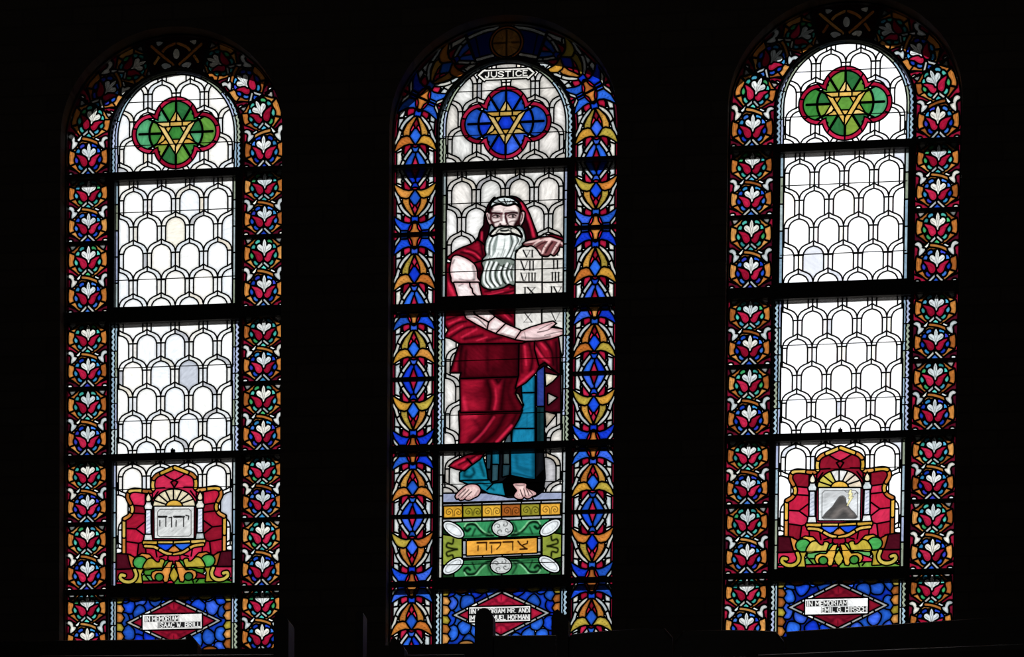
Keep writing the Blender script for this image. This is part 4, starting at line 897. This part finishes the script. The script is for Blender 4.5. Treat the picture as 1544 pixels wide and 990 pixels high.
def figure_lower(P):
    A = lambda name, pts, paint=None, T=F5, sm=False, col=None: P.add(name, T(pts), col, paint, sm=sm)
    # ground, then robes and feet
    gp = Paint(C(150, 158, 186, K), .006)
    for k in range(24): x, y = rnd.uniform(50, 880), rnd.uniform(880, 925); gp.line(F5([(x, y), (x + 40, y - 4)]), .004, C(96, 104, 140), .4, .008)
    A('ground_slab', [(30, 870), (900, 862), (900, 936), (30, 948)], gp); P.cut(F5([(265, 925), (280, 945)])); P.cut(F5([(675, 900), (690, 930)]))
    A('dark_robe', [(350, 560), (750, 560), (760, 760), (745, 850), (690, 885), (500, 890), (360, 850)], None, col=C(14, 16, 20))  # dark glass behind the paler strips of the robe
    P.solid(F5([(500, 745), (540, 740), (700, 755), (752, 700), (752, 840), (700, 872), (480, 884), (440, 800)]))
    A('grey_robe', [(352, 570), (380, 570), (372, 690), (350, 690)], None, col=C(36, 70, 84, K)); A('teal_robe', [(390, 565), (436, 565), (436, 660), (390, 660)], None, col=C(26, 118, 148, K))
    A('grey_robe', [(470, 565), (508, 565), (508, 655), (470, 655)], None, col=C(70, 90, 92, K)); A('grey_robe', [(390, 665), (430, 665), (426, 770), (388, 780)], None, col=C(50, 88, 100, K)); A('grey_robe', [(466, 665), (512, 665), (505, 735), (462, 745)], None, col=C(40, 70, 80, K))
    A('teal_robe', [(160, 720), (230, 670), (320, 610), (345, 700), (352, 760), (390, 800), (460, 790), (478, 880), (360, 862), (300, 826), (200, 790), (160, 775)], red_free(F5, C(20, 120, 146, K), [([(200, 700), (190, 740), (230, 750)], 5, .9), ([(250, 690), (260, 720), (240, 745)], 4, .9), ([(300, 650), (330, 740)], 4, .8), ([(220, 770), (330, 800), (400, 840)], 3, .8)])); P.cut(F5([(160, 775), (300, 772), (380, 770)])); P.cut(F5([(350, 840), (400, 790)]))
    A('teal_robe', [(520, 555), (690, 555), (690, 764), (620, 755), (524, 735)], red_free(F5, C(18, 108, 142, K), [([(560, 600), (570, 680), (640, 700)], 5, .45), ([(680, 580), (680, 750)], 5, .6), ([(530, 720), (600, 735), (680, 755)], 2, .6)]))
    A('robe_piece', [(85, 672), (120, 640), (200, 600), (345, 560), (300, 620), (230, 670), (190, 702), (130, 690)], red_paint(F5, [([(150, 660), (230, 620), (310, 580)], 3, .9)], [([(110, 665), (190, 625)], 3, .9), ([(180, 690), (280, 610)], 2.5, .8)], C(150, 16, 40, K))); P.cut(F5([(210, 620), (245, 660)]))
    for pts, ln, nails in (([(192, 128), (204, 154), (226, 150), (240, 166), (270, 162), (290, 148), (306, 162), (346, 162), (386, 142), (432, 116), (456, 62), (424, 14), (360, 2), (300, 18), (250, 58), (214, 94)], [([(222, 122), (300, 48)], .9, .85), ([(252, 140), (332, 58)], .9, .85), ([(292, 146), (362, 78)], 1.0, .9), ([(398, 120), (430, 70)], 1.6, .4)], [(216, 138), (258, 148), (335, 142)]),
                    ([(812, -6), (936, -6), (942, 38), (986, 58), (1042, 84), (1048, 110), (1012, 122), (986, 142), (950, 148), (920, 132), (900, 154), (858, 154), (818, 128), (828, 96), (848, 66), (820, 28)], [([(906, 130), (880, 58)], 1.0, .9), ([(938, 126), (918, 48)], .9, .85), ([(976, 122), (948, 48)], .9, .85), ([(1012, 106), (968, 54)], .9, .8), ([(830, 8), (880, 14), (926, 6)], 1.2, .5)], [(862, 112), (960, 124), (1000, 112)])):
        fp = flesh_paint(F4, ln, C(232, 198, 192, K), .0026)
        for nx_, nz_ in nails: e = ellipse(nx_, nz_, 15, 10, -.5, 12); fp.line(F4(e + e[:1]), .0022, C(60, 24, 26), .8, .002, False)
        P.add('foot', F4(pts), None, fp, sm=True)
    # white fillets, ochre scroll squares
    def fillet(T, y0, y1, x0, x1, n, off=0):
        for k in range(n):
            a, b = x0 + (x1 - x0)*k/n, x0 + (x1 - x0)*(k + 1)/n; s = -.035
            P.add('white_fillet', T([(a, y0 + s*(a - 700) + 0), (b, y0 + s*(b - 700)), (b, y1 + s*(b - 700)), (a, y1 + s*(a - 700))]), C(216, 218, 226, K))
    P.add('inscription_back', F4([(60, 205), (1320, 170), (1320, 1000), (60, 1000)]), C(30, 60, 30, K))
    fillet(F4, 195, 216, 60, 1320, 6)
    for k, c in enumerate((C(214, 158, 50, K), C(150, 140, 40, K), C(222, 170, 60, K), C(160, 88, 34, K), C(146, 138, 44, K), C(226, 166, 60, K))):
        x0, x1 = 68 + k*206, 68 + (k + 1)*206; y0 = 238 - k*5.5; pa = Paint(c, .003)
        cxs = (x0 + x1)/2
        for sg in (-1, 1):
            sp = [(cxs + sg*(8 + 0), y0 + 100), (cxs + sg*12, y0 + 45), (cxs + sg*40, y0 + 22), (cxs + sg*74, y0 + 38), (cxs + sg*76, y0 + 72), (cxs + sg*50, y0 + 86), (cxs + sg*32, y0 + 66), (cxs + sg*46, y0 + 50), (cxs + sg*56, y0 + 60)]
            pa.line(F4(sp), .0046, c*.06, .95, .003)
        pa.rim(.006, c*.25, .7)
        P.add('scroll_square', F4([(x0, y0), (x1, y0 - 5), (x1, y0 + 112), (x0, y0 + 117)]), None, pa)
    fillet(F4, 355, 378, 60, 1320, 6)
    # green field with roundels, corner ovals, name plate
    gcol = (C(52, 140, 88, K), C(56, 130, 76, K))
    for (y0, y1, base) in ((392, 560, gcol[0]), (800, 968, gcol[1])):
        for x0, x1 in ((180, 690), (690, 1190)):
            s = lambda x, y: (x, y - .035*(x - 700)); sg = 1 if x0 < 600 else -1; xm = (x0 + x1)/2; pa = Paint(base, .004)
            vy = 1 if y0 < 600 else -1; ym = (y0 + y1)/2
            sp = [(690 - sg*100, ym + vy*70), (690 - sg*170, ym + vy*58), (690 - sg*230, ym + vy*10), (690 - sg*290, ym - vy*56), (690 - sg*370, ym - vy*60), (690 - sg*405, ym - vy*20), (690 - sg*375, ym + vy*8), (690 - sg*345, ym - vy*14)]
            pa.line(F4([s(*q) for q in sp]), .017, C(4, 22, 10), 1.0, .007); pa.line(F4([s(q[0], q[1] - vy*22) for q in sp[:6]]), .0075, C(136, 206, 150, K), .9, .005); pa.line(F4([s(690 - sg*120, ym + vy*20), s(690 - sg*240, ym + vy*62), s(690 - sg*420, ym + vy*66)]), .014, C(20, 66, 36), .8, .010)
            pa.line(F4([s(690 - sg*290, ym - vy*10), s(690 - sg*320, ym + vy*60)]), .010, C(6, 26, 14), .9, .008); pa.line(F4([s(690 - sg*110, ym - vy*70), s(690 - sg*150, ym + vy*10), s(690 - sg*110, ym + vy*60)]), .012, C(6, 30, 16), .85, .010)
            P.add('green_scroll', F4([s(x0, y0), s(x1, y0), s(x1, y1), s(x0, y1)]), None, pa)
    for x0, x1, sg in ((60, 255, 1), (1120, 1320, -1)):
        s = lambda x, y: (x, y - .035*(x - 700)); pa = Paint(C(134, 146, 56, K), .004); xm = (x0 + x1)/2
        for dy in (-1, 1): pa.line(F4([s(xm + sg*50, 675), s(xm, 675 + dy*10), s(xm - sg*60, 675 + dy*30), s(xm - sg*50, 675 + dy*70), s(xm, 675 + dy*60), s(xm + sg*10, 675 + dy*110)]), .012, C(14, 18, 4), 1.0, .006)
        P.add('olive_scroll', F4([s(x0, 520), s(x1, 560), s(x1, 790), s(x0, 840)]), None, pa)
    P.add('plate_fillet', F4([(272, 596), (1096, 562), (1096, 748), (272, 782)]), C(206, 210, 218, K))
    for x in (480, 690, 900): P.cut(F4([(x, 540), (x, 620)])); P.cut(F4([(x, 720), (x, 800)]))
    for x in (272, 1096): P.cut(F4([(x - 40, 600 if x < 500 else 575), (x + 40, 600 if x < 500 else 575)])); P.cut(F4([(x - 40, 752 if x < 500 else 722), (x + 40, 752 if x < 500 else 722)]))
    pp = Paint(C(224, 160, 62, K), .0024)
    for k in range(30): x, y = rnd.uniform(320, 1050), rnd.uniform(600, 740); pp.line(F4([(x, y), (x + 25, y - 12)]), .005, C(190, 110, 40, K), .5, .010)
    for st, w in (([(425, 622), (520, 618), (520, 700)], .0055), ([(432, 655), (430, 705)], .0055), ([(422, 624), (522, 620)], .008), ([(560, 622), (672, 618), (668, 650), (630, 692)], .0055), ([(575, 655), (575, 732)], .0055), ([(558, 624), (674, 620)], .008),
                  ([(700, 614), (800, 610), (800, 700)], .0055), ([(698, 616), (802, 612)], .008), ([(856, 606), (880, 640), (950, 690)], .007), ([(958, 606), (955, 630), (910, 645)], .0065), ([(880, 692), (952, 688)], .008)):
        pp.line(F4(st), w*1.35, C(44, 16, 4), 1.0, .003, False)
    P.add('name_plate', F4([(312, 606), (1056, 574), (1056, 726), (312, 758)]), None, pp)
    for cx, cy in ((692, 466), (675, 864)):
        rp = Paint(C(206, 208, 206, K), .003)
        for k in range(4):
            a0 = k*math.pi/2 + .4; q = [(cx + 55*math.cos(a0) + r*math.cos(t), cy + 42*math.sin(a0) + r*.85*math.sin(t)) for r, t in [(40 - 6*j, a0 + j*.85) for j in range(7)]]; rp.line(F4(q), .0045, C(20, 20, 20), .95, .003)
        rp.line(F4(ellipse(cx, cy, 92, 72, 0, 30) + ellipse(cx, cy, 92, 72, 0, 30)[:1]), .002, C(40, 40, 40), .7, .002, False)
        P.add('roundel', F4(ellipse(cx, cy, 108, 84, 0, 28)), None, rp)
    for cx, cy, a in ((170, 485, .60), (1200, 462, -.62), (165, 872, -.62), (1190, 852, .60)):
        op = Paint(C(226, 230, 232, K), .004); e = ellipse(cx, cy, 98, 42, a, 26); op.line(F4(e + e[:1]), .0040, C(20, 20, 20), .9, .003, False)
        P.add('corner_oval', F4(ellipse(cx, cy, 122, 60, a, 28)), None, op)

# ------------------------------------------------------------------ the room shell
def outline(hw, zb, zs, b, n=28, grow=0):
    return [(hw, zb), (hw, zs)] + [(hw*math.cos(math.pi*k/n), zs + b*math.sin(math.pi*k/n)) for k in range(1, n)] + [(-hw, zs), (-hw, zb)]
ZS = {1: 2.665, 2: 2.640, 3: 2.665}
RX, RY, RZ0, RZ1 = 9.0, -25.0, -6.25, 6.5
def wall_with_openings():
    V, F, mi = [], [], []
    ringA = {w: [(WX[w] + x, z) for x, z in outline(.662, -.33, ZS[w], .597)] for w in (1, 2, 3)}
    ringB = {w: [(WX[w] + x, z) for x, z in outline(.82, -.45, ZS[w], .57)] for w in (1, 2, 3)}
    def sheet(rings, y, rev, m):
        box = [(-RX, RZ0), (RX, RZ0), (RX, RZ1), (-RX, RZ1)]; polys = [box] + [rings[w] for w in (1, 2, 3)]
        t = tessellate_polygon([[Vector((x, z, 0)) for x, z in q] for q in polys]); b = len(V)
        for q in polys: V.extend([(x, y, z) for x, z in q])
        F.extend([tuple(b + i for i in (r[::-1] if rev else r)) for r in t]); mi.extend([m]*len(t))
    def tunnel(r0, y0, r1, y1, m):
        n = len(r0); b = len(V); V.extend([(x, y0, z) for x, z in r0] + [(x, y1, z) for x, z in r1])
        F.extend([(b+i, b+(i+1) % n, b+n+(i+1) % n, b+n+i) for i in range(n)]); mi.extend([m]*n)
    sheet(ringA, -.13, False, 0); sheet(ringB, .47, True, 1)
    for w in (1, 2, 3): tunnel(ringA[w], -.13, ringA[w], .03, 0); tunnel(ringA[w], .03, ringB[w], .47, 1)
    return link('wall_front', mesh_of('wall_front', V, F, [MAT['brick'], MAT['stone']], mi))
tag(wall_with_openings(), 'dark brick wall pierced by three tall arched windows', 'wall', kind='structure')
def slab(name, b, mat, label, cat): o = MB().box(*b).build(name, mat); tag(o, label, cat, kind='structure'); return o
slab('floor', (-RX, RX, RY, 0, RZ0 - .2, RZ0), 'floor', 'dark floor of the hall far below the windows', 'floor')
slab('ceiling', (-RX, RX, RY, .47, RZ1, RZ1 + .2), 'plaster', 'dim plaster ceiling high above the windows', 'ceiling')
slab('wall_left', (-RX - .2, -RX, RY, .47, RZ0 - .2, RZ1 + .2), 'plaster', 'dim plaster side wall on the left', 'wall')
slab('wall_right', (RX, RX + .2, RY, .47, RZ0 - .2, RZ1 + .2), 'plaster', 'dim plaster side wall on the right', 'wall')
slab('wall_rear', (-RX - .2, RX + .2, RY - .2, RY, RZ0 - .2, RZ1 + .2), 'plaster', 'dim plaster wall facing the windows', 'wall')
o = MB()
for k in range(4): o.box(-RX, RX, -.13 - 1.05*(k + 1), -.13 - 1.05*k, -4.2, -1.62 - .30*k)
tag(o.build('gallery_floor', 'floor'), 'stepped dark gallery floor under the pews', 'floor', kind='structure')
g = MB().box(-60, 60, .5, 90, -7.0, -6.6).build('ground', 'plaster'); tag(g, 'street ground outside below the windows', 'ground', kind='structure')

# ------------------------------------------------------------------ the windows
TULIP = tulip_panel(); WING = {False: wing_panel(False), True: wing_panel(True)}
COLS = ((2.093, 2.455), (1.678, 2.077), (1.248, 1.617), (.845, 1.232), (.457, .815), (.06, .441), (-.33, .04))
def arc_path(zs, side):
    P = [(-.53, 2.478 - (2.665 - zs))] + [(-.53*math.cos(t), zs + .492*math.sin(t)) for t in np.linspace(0, math.pi/2, 60)]
    q = np.array(P); d = np.hypot(*np.diff(q, axis=0).T); s = np.concatenate([[0], np.cumsum(d)]); return q, s
def arc_warp(zs, side, s0, s1, H):
    q, s = arc_path(zs, side); Lt = s[-1]
    def f(x, z):
        t = s0 + (z + H)/(2*H)*(s1 - s0)
        c = np.array([np.interp(t, s, q[:, 0]), np.interp(t, s, q[:, 1])]); a = np.array([np.interp(t - .02, s, q[:, 0]), np.interp(t - .02, s, q[:, 1])]); b = np.array([np.interp(t + .02, s, q[:, 0]), np.interp(t + .02, s, q[:, 1])])
        v = (b - a)/np.hypot(*(b - a)); k = 1 - .24*min(max(t/Lt, 0), 1)**2; p = c + np.array([v[1], -v[0]])*x*k
        return (p[0]*side, p[1])
    return f, Lt
def keystone(w, s1):
    zs = ZS[w]; f, Lt = arc_warp(zs, 1, 0, 1, .5)
    P0 = lambda u, t: f(u, t - .5)
    R = [P0(-.125, s1), P0(-.125, (s1 + Lt)/2)]; R2 = [P0(.125, s1), P0(.125, (s1 + Lt)/2)]; top = zs + .492
    clip = [R[0], R[1], (0, top + .095), (-R[1][0], R[1][1]), (-R[0][0], R[0][1]), (-R2[0][0], R2[0][1]), (-R2[1][0], R2[1][1]), (0, top - .095), R2[1], R2[0]]
    P = Panel(clip, .002, .0075); P.add('border_background', clip, C(34, 8, 14, K) if w != 2 else C(16, 36, 120, K))
    if w == 2:
        for sg in (-1, 1):
            P.strip('ribbon', [(sg*.05, top + .085), (sg*.14, top + .068), (sg*.26, top + .02)], .014, 'white'); P.strip('ribbon', [(sg*.08, top - .07), (sg*.15, top - .085), (sg*.22, top - .10)], .014, 'white')
            P.strip('edge_strip', [(sg*.04, top - .096), (sg*.12, top - .106), (sg*.2, top - .13)], .012, 'red'); P.cut([(sg*.15, top - .1), (sg*.19, top + .08)], on='border_background')
        rp = Paint(C(176, 120, 60, K), .004)
        for k in range(4):
            a = math.pi/4 + k*math.pi/2; rp.line([(.02*math.cos(a), top + .02*math.sin(a)), (.07*math.cos(a), top + .07*math.sin(a))], .034, C(200, 140, 70, K), .9, .012); b = k*math.pi/2
            rp.line([(0, top), (.09*math.cos(b), top + .09*math.sin(b))], .012, C(40, 20, 8), .9, .006)
            for e in (-.25, .25): rp.line([(.03*math.cos(a), top + .03*math.sin(a)), (.075*math.cos(a + e), top + .075*math.sin(a + e))], .003, C(50, 26, 10), .9, .003)
        P.add('roundel', ellipse(0, top, .096, .092, 0, 30), 'orange'); P.add('roundel', ellipse(0, top, .080, .076, 0, 30), None, rp)
    else:
        for sg in (-1, 1):
            P.strip('chain_link', [(sg*.01, top + .06), (sg*.07, top + .03), (sg*.13, top - .05)], .016, 'orange'); P.strip('chain_link', [(sg*.02, top - .06), (sg*.08, top - .01), (sg*.15, top + .05)], .016, 'orange')
            P.add('scroll_leaf', [(sg*.03, top - .07), (sg*.07, top - .085), (sg*.09, top - .06), (sg*.06, top - .05)], 'white', sm=True); P.add('scroll_leaf', [(sg*.08, top + .07), (sg*.12, top + .075), (sg*.11, top + .05)], 'white', sm=True)
        P.add('bead', ellipse(0, top, .02, .03, 0, 12), 'white')
    return P.solve()

def build_window(w):
    zs = ZS[w]; dz = zs - 2.665
    root = empty('window_%d' % w, (WX[w], 0, ZB)); up = (0, 0, -ZB); cache = CACHE
    tag(root, {1: 'leftmost arched stained-glass window, shrine with four Hebrew letters, pale quarries, tulip border', 2: 'middle arched stained-glass window with bearded robed figure holding tablets',
               3: 'rightmost arched stained-glass window, shrine with mountain and lightning, tulip border'}[w], 'window', kind='structure')
    # border columns
    for sx in (-1, 1):
        for k, (z0, z1) in enumerate(COLS):
            z0, z1 = (z0 + dz*.9, z1 + dz*.9) if k < 2 else (z0 + (dz*.3 if k < 6 else 0), z1 + (dz*.3 if k < 6 else 0))
            pn = TULIP if w != 2 else WING[k in (1, 2, 4, 6)]
            H = .368 if w != 2 else .352
            o = place(pn, 'border_panel', root, (sx*.53, 0, (z0 + z1)/2 - ZB), cache=cache); o.scale = (1, 1, (z1 - z0)/H)
        if w != 2: segs = [(TULIP, 0, .405, .184), (TULIP, .405, .81, .184)]
        else: segs = [(WING[True], 0, .385, .176), (WING[False], .39, .78, .176)]
        for pn, s0, s1, H in segs:
            f, Lt = arc_warp(zs, -1 if sx > 0 else 1, s0, s1, H); place(pn, 'border_panel', root, up, warp=f)
    place(keystone(w, .81 if w != 2 else .78), 'keystone_panel', root, up)
    # arched head
    a, b, z0 = .347, .348, 2.478 + dz
    head = [(-a, z0), (a, z0)] + [(a*math.cos(t), 2.688 + dz + b*math.sin(t)) for t in np.linspace(0, math.pi, 40)]
    def hx(P):
        if w == 2:
            jp = Paint(C(238, 234, 226, K), .0022); jz = 2.955
            B = [(-.168, jz), (-.128, jz + .036), (-.120, jz + .028), (.120, jz + .028), (.128, jz + .036), (.168, jz), (.128, jz - .036), (.120, jz - .028), (-.120, jz - .028), (-.128, jz - .036)]
            inn = [(-.155, jz), (-.130, jz + .021), (.130, jz + .021), (.155, jz), (.130, jz - .021), (-.130, jz - .021)]
            jp.fill(inn, INK, 1, .002)
            for st in text_strokes('JUSTICE', -.122, .122, jz - .0145, jz + .0145): jp.line(st, .0058, C(240, 236, 228, K), 1, .0015, False)
            for q in [(-.060, jz + .0145), (-.060, jz + .0145)]: pass
            quatrefoil(P, 2.678, 'blue'); P.add('banner', B, None, jp)
        else: quatrefoil(P, 2.703, 'green')
    P = lattice_panel(head, w, 0, z0, 3.012 + dz, False, hx, cell=.002)
    place(P, 'head_panel', root, up)
    path = [(-a - .004, z0)] + [(-(a + .004)*math.cos(t), 2.688 + dz + (b + .004)*math.sin(t)) for t in np.linspace(0, math.pi, 60)] + [(a + .004, z0)]
    P = Panel([(-.42, z0), (.42, z0), (.42, 3.2), (-.42, 3.2)], .002, .006); P.fill = False; P.solid([(x*1.0, z) for x, z in outline(.392, z0, 2.676 + dz, .378)] + [(-.35, z0)] + [(-.35*math.cos(t), 2.688 + dz + .351*math.sin(t)) for t in np.linspace(0, math.pi, 40)] + [(.35, z0)]); scallop(P, path, 1); P.solve(); place(P, 'fillet_panel', root, up)
    # ventilator lattice, middle lattice
    sidef = lambda P: [P.add('plain_fillet', rect(s*.357 - .008, s*.357 + .008, z - .001, z + .15), 'strip') for s in (-1, 1) for z in np.arange(1.70 + dz, 2.43, .152)]
    def ex2(P):
        if w == 2: figure_upper(P)
        for s in (-1, 1): P.solid(rect(s*.354 - .012, s*.354 + .012, 1.6, 2.5))
        sidef(P)
    P = lattice_panel(rect(-.364, .364, 1.697 + dz*.3, 2.433 + dz), w, 2.5, 1.69, 2.404 + dz*.8, False, ex2, cell=.002)
    place(P, 'ventilator_panel', root, up)
    P = lattice_panel(rect(-.345, .345, .845, 1.607), w, 1.7, .84, 1.572, True, figure_middle if w == 2 else None, cell=.002); place(P, 'centre_panel', root, up)
    for s in (-1, 1):
        P = Panel(rect(min(s*.347, s*.392), max(s*.347, s*.392), .845, 1.607), .002, .006); P.solid(P.clip); scallop(P, [(s*.348, .846), (s*.348, 1.606)], 1 if s < 0 else -1); P.solve(); place(P, 'fillet_panel', root, up)
    # lower panel
    def ex4(P):
        figure_lower(P)
        for s in (-1, 1):
            P.solid(rect(s*.361 - .012, s*.361 + .012, 0, .9))
            for z in np.arange(.08, .8, .12): P.add('plain_fillet', rect(s*.362 - .006, s*.362 + .006, z, z + .12), 'white')
    if w == 2: P = lattice_panel(rect(-.372, .372, .078, .803), w, .9, 0, .790, False, ex4, cell=.002)
    else: P = SHR[w]
    place(P, 'lower_panel', root, up)
    place(memorial_panel(w, {1: [('IN MEMORIAM', -.172, .028, 0), ('ISAAC W. BRILL', -.092, .158, 1)], 2: [('IN MEMORIAM MR. AND', -.178, .160, 0), ('MRS. SAMUEL HOFMAN', -.178, .160, 1)], 3: [('IN MEMORIAM', -.178, .052, 0), ('EMIL G. HIRSCH', -.092, .162, 1)]}[w]), 'memorial_panel', root, up)
    for s in (-1, 1):
        P = Panel(rect(min(s*.347, s*.392), max(s*.347, s*.392), -.30, .007), .002, .006); P.solid(P.clip); scallop(P, [(s*.348, -.30), (s*.348, .006)], 1 if s < 0 else -1); P.solve(); place(P, 'fillet_panel', root, up)
    # iron: horizontal bars, mullions with the inner arch, outer frame, saddle rods, guard bars outside
    def bar(name, x0, x1, z0, z1, y0=-.035, y1=.03): return MB().box(x0, x1, y0, y1, z0, z1).build(name, 'iron', root, up)
    for z0_, z1_, col0, col1 in ((2.433 + dz, 2.479 + dz, 2.455 + dz*.9, 2.478 + dz), (1.607, 1.697 + dz*.3, 1.617, 1.678 + dz*.9), (.803, .845, .815, .845), (.007, .078, .040, .060)):
        bar('transom', -.392, .392, z0_, z1_)
        for s in (-1, 1): bar('border_bar', min(s*.392, s*.662), max(s*.392, s*.662), col0, col1)
    for z in (2.085 + dz*.9, 1.24 + dz*.3, .449 + dz*.3):
        for s in (-1, 1): bar('border_bar', min(s*.392, s*.662), max(s*.392, s*.662), z - .008, z + .008, -.02, .02)
    m = MB(); pth = [(-.399, ZB)] + [(-.399*math.cos(t), 2.672 + dz + .383*math.sin(t)) for t in np.linspace(0, math.pi, 48)] + [(.399, ZB)]
    m.sweep(pth, [(-.0075, -.03), (.0075, -.03), (.0075, .03), (-.0075, .03)]); m.build('mullion', 'iron', root, up)
    m = MB(); pth = [(-.659, ZB)] + [(-.659*math.cos(t), zs + .594*math.sin(t)) for t in np.linspace(0, math.pi, 48)] + [(.659, ZB)]
    m.sweep(pth, [(-.006, -.03), (.008, -.03), (.008, .03), (-.006, .03)]); m.build('frame', 'iron', root, up)
    for (z0_, z1_, xi) in ((1.697 + dz*.3, 2.433 + dz, .364), (.078, .803, .372)):
        for s in (-1, 1): bar('casement_stile', min(s*.392, s*xi), max(s*.392, s*xi), z0_, z1_, -.03, .02)
    for z in (2.25, 1.86, 1.35, 1.04, .643, .18, 2.885, 2.635):
        hw = .36
        if z > 2.688: hw = .347*math.sqrt(max(0, 1 - ((z - 2.688)/.348)**2))
        bar('saddle_rod', -hw, hw, z + dz - .0018, z + dz + .0018, -.016, -.010)
    for z in (2.440 + dz, 1.612, .808, .010): bar('guard_bar', -.65, .65, z, z + .03, .055, .075)
    if w != 2: MB().box(-.012, .012, -.05, -.03, .842, .858).box(-.004, .004, -.06, -.05, .846, .862).build('latch', 'iron', root, up)
    return root
CACHE = {}
SHR = {1: shrine_panel(1), 3: shrine_panel(3)}
for w_ in (1, 2, 3): build_window(w_)

# ------------------------------------------------------------------ gallery pews, in silhouette at the foot of the picture
def at(px, py, D): P = unproj(px, py, -D); return P[0], P[2]
def pew_back(x0, z0, x1, z1, D, n=14, wave=0.0):
    """seat-back board: slightly raked, rounded top that follows the row's line"""
    V, F = [], []
    prof = [(0, -.62), (-.02, -.30), (-.035, -.03), (-.03, -.008), (-.012, 0), (.008, -.008), (.012, -.03), (.02, -.30), (.035, -.62)]
    m = len(prof)
    for i in range(n + 1):
        t = i/n; x = x0 + (x1 - x0)*t; zt = z0 + (z1 - z0)*t + wave*math.sin(math.pi*t)
        e = min(t, 1 - t)*(x1 - x0); drop = .05*max(0, 1 - e/.05)**2 if wave else 0
        V += [(x, -D - a*1.0, zt - drop + b) for a, b in prof]
    for i in range(n): F += [(i*m + j, i*m + j + 1, (i+1)*m + j + 1, (i+1)*m + j) for j in range(m - 1)]
    F += [tuple(range(m)), tuple(range((n+1)*m - 1, n*m - 1, -1))]
    return V, F
def end_panel(x, ztop, D, th, depth, style):
    h = th/2
    if style == 'round': top = [(x + h*math.cos(t), ztop - h*1.2 + h*1.2*math.sin(t)) for t in np.linspace(0, math.pi, 12)]
    else: top = [(x + h, ztop - .062), (x + h*.8, ztop - .045), (x - h*.3, ztop), (x - h*.75, ztop - .012), (x - h, ztop - .05)]
    return MB().prism(top + [(x - h, ztop - 1.05), (x + h, ztop - 1.05)], -D - depth, -D + .05)
def pew(label, D, back=None, ends=(), group=None):
    """back: list of (px, py) left and right top; ends: (px, py top, thickness, depth, style)"""
    (xa, za), (xb, zb) = at(*back[0], D), at(*back[1], D)
    root = empty('pew', ((xa + xb)/2, -D, min(za, zb) - .92)); L = root.location; off = (-L[0], -L[1], -L[2])
    tag(root, label, 'pew', group)
    V, F = pew_back(xa, za, xb, zb, D, wave=back[2] if len(back) > 2 else 0.0); link('backrest', mesh_of('backrest', V, F, [MAT['wood']], smooth=False), root, off)
    zm = min(za, zb)
    MB().prism_x([(-D - .02, zm - .50), (-D - .46, zm - .46), (-D - .48, zm - .48), (-D - .48, zm - .52), (-D - .02, zm - .55)], xa + .01, xb - .01).build('seat', 'velvet', root, off)
    MB().prism_x([(-D + .016, zm - .05), (-D + .05, zm - .05), (-D + .05, zm - .085), (-D + .016, zm - .085)], xa + .02, xb - .02).build('book_ledge', 'wood', root, off)
    for px, py, th, dp, st in ends:
        x, z = at(px, py, D); end_panel(x, z, D, th, dp, st).build('end_panel', 'wood', root, off)
    for k in range(2): x = xa + (xb - xa)*(.2 + .6*k); MB().box(x - .03, x + .03, -D - .40, -D - .05, zm - .95, zm - .52).build('support', 'wood', root, off)
    return root
pew('dark wooden pew at lower left, in front of the leftmost window', .75, [(-60, 966), (292, 962)], [(292, 958, .07, .05, 'slant')])
pew('dark pew whose grey-edged slanting end stands right of the leftmost window', 2.2, [(60, 987), (422, 985)], [(430, 926, .078, .10, 'slant')])
pew('dark pew with a slim rounded end between the leftmost and middle windows', 2.2, [(450, 998), (538, 998)], [(545, 924, .040, .06, 'round')])
pew('dark pew with a low pointed end under the middle window border', 1.45, [(604, 986), (700, 985)], [(601, 964, .085, .06, 'slant')])
pew('dark pew whose tall rounded end hides part of the middle name plate', 1.45, [(738, 957), (838, 956)], [(732, 920, .098, .06, 'round')])
pew('dark pew with a slanting end, running right from under the middle window', .75, [(850, 956), (1014, 945), .008], [(846, 921, .095, .05, 'slant')])
pew('dark pew with rounded top below the left border of the rightmost window', .75, [(1018, 950), (1182, 951), .008], [])
pew('long dark pew rising to the right below the rightmost window', .75, [(1186, 951), (1600, 922)], [])
pew('nearest dark pew along the bottom right edge', 2.2, [(1136, 986), (1620, 966)], [(1136, 984, .06, .06, 'round')])
pew('nearest dark pew along the bottom edge under the middle window', 2.2, [(760, 991), (1124, 989)], [])
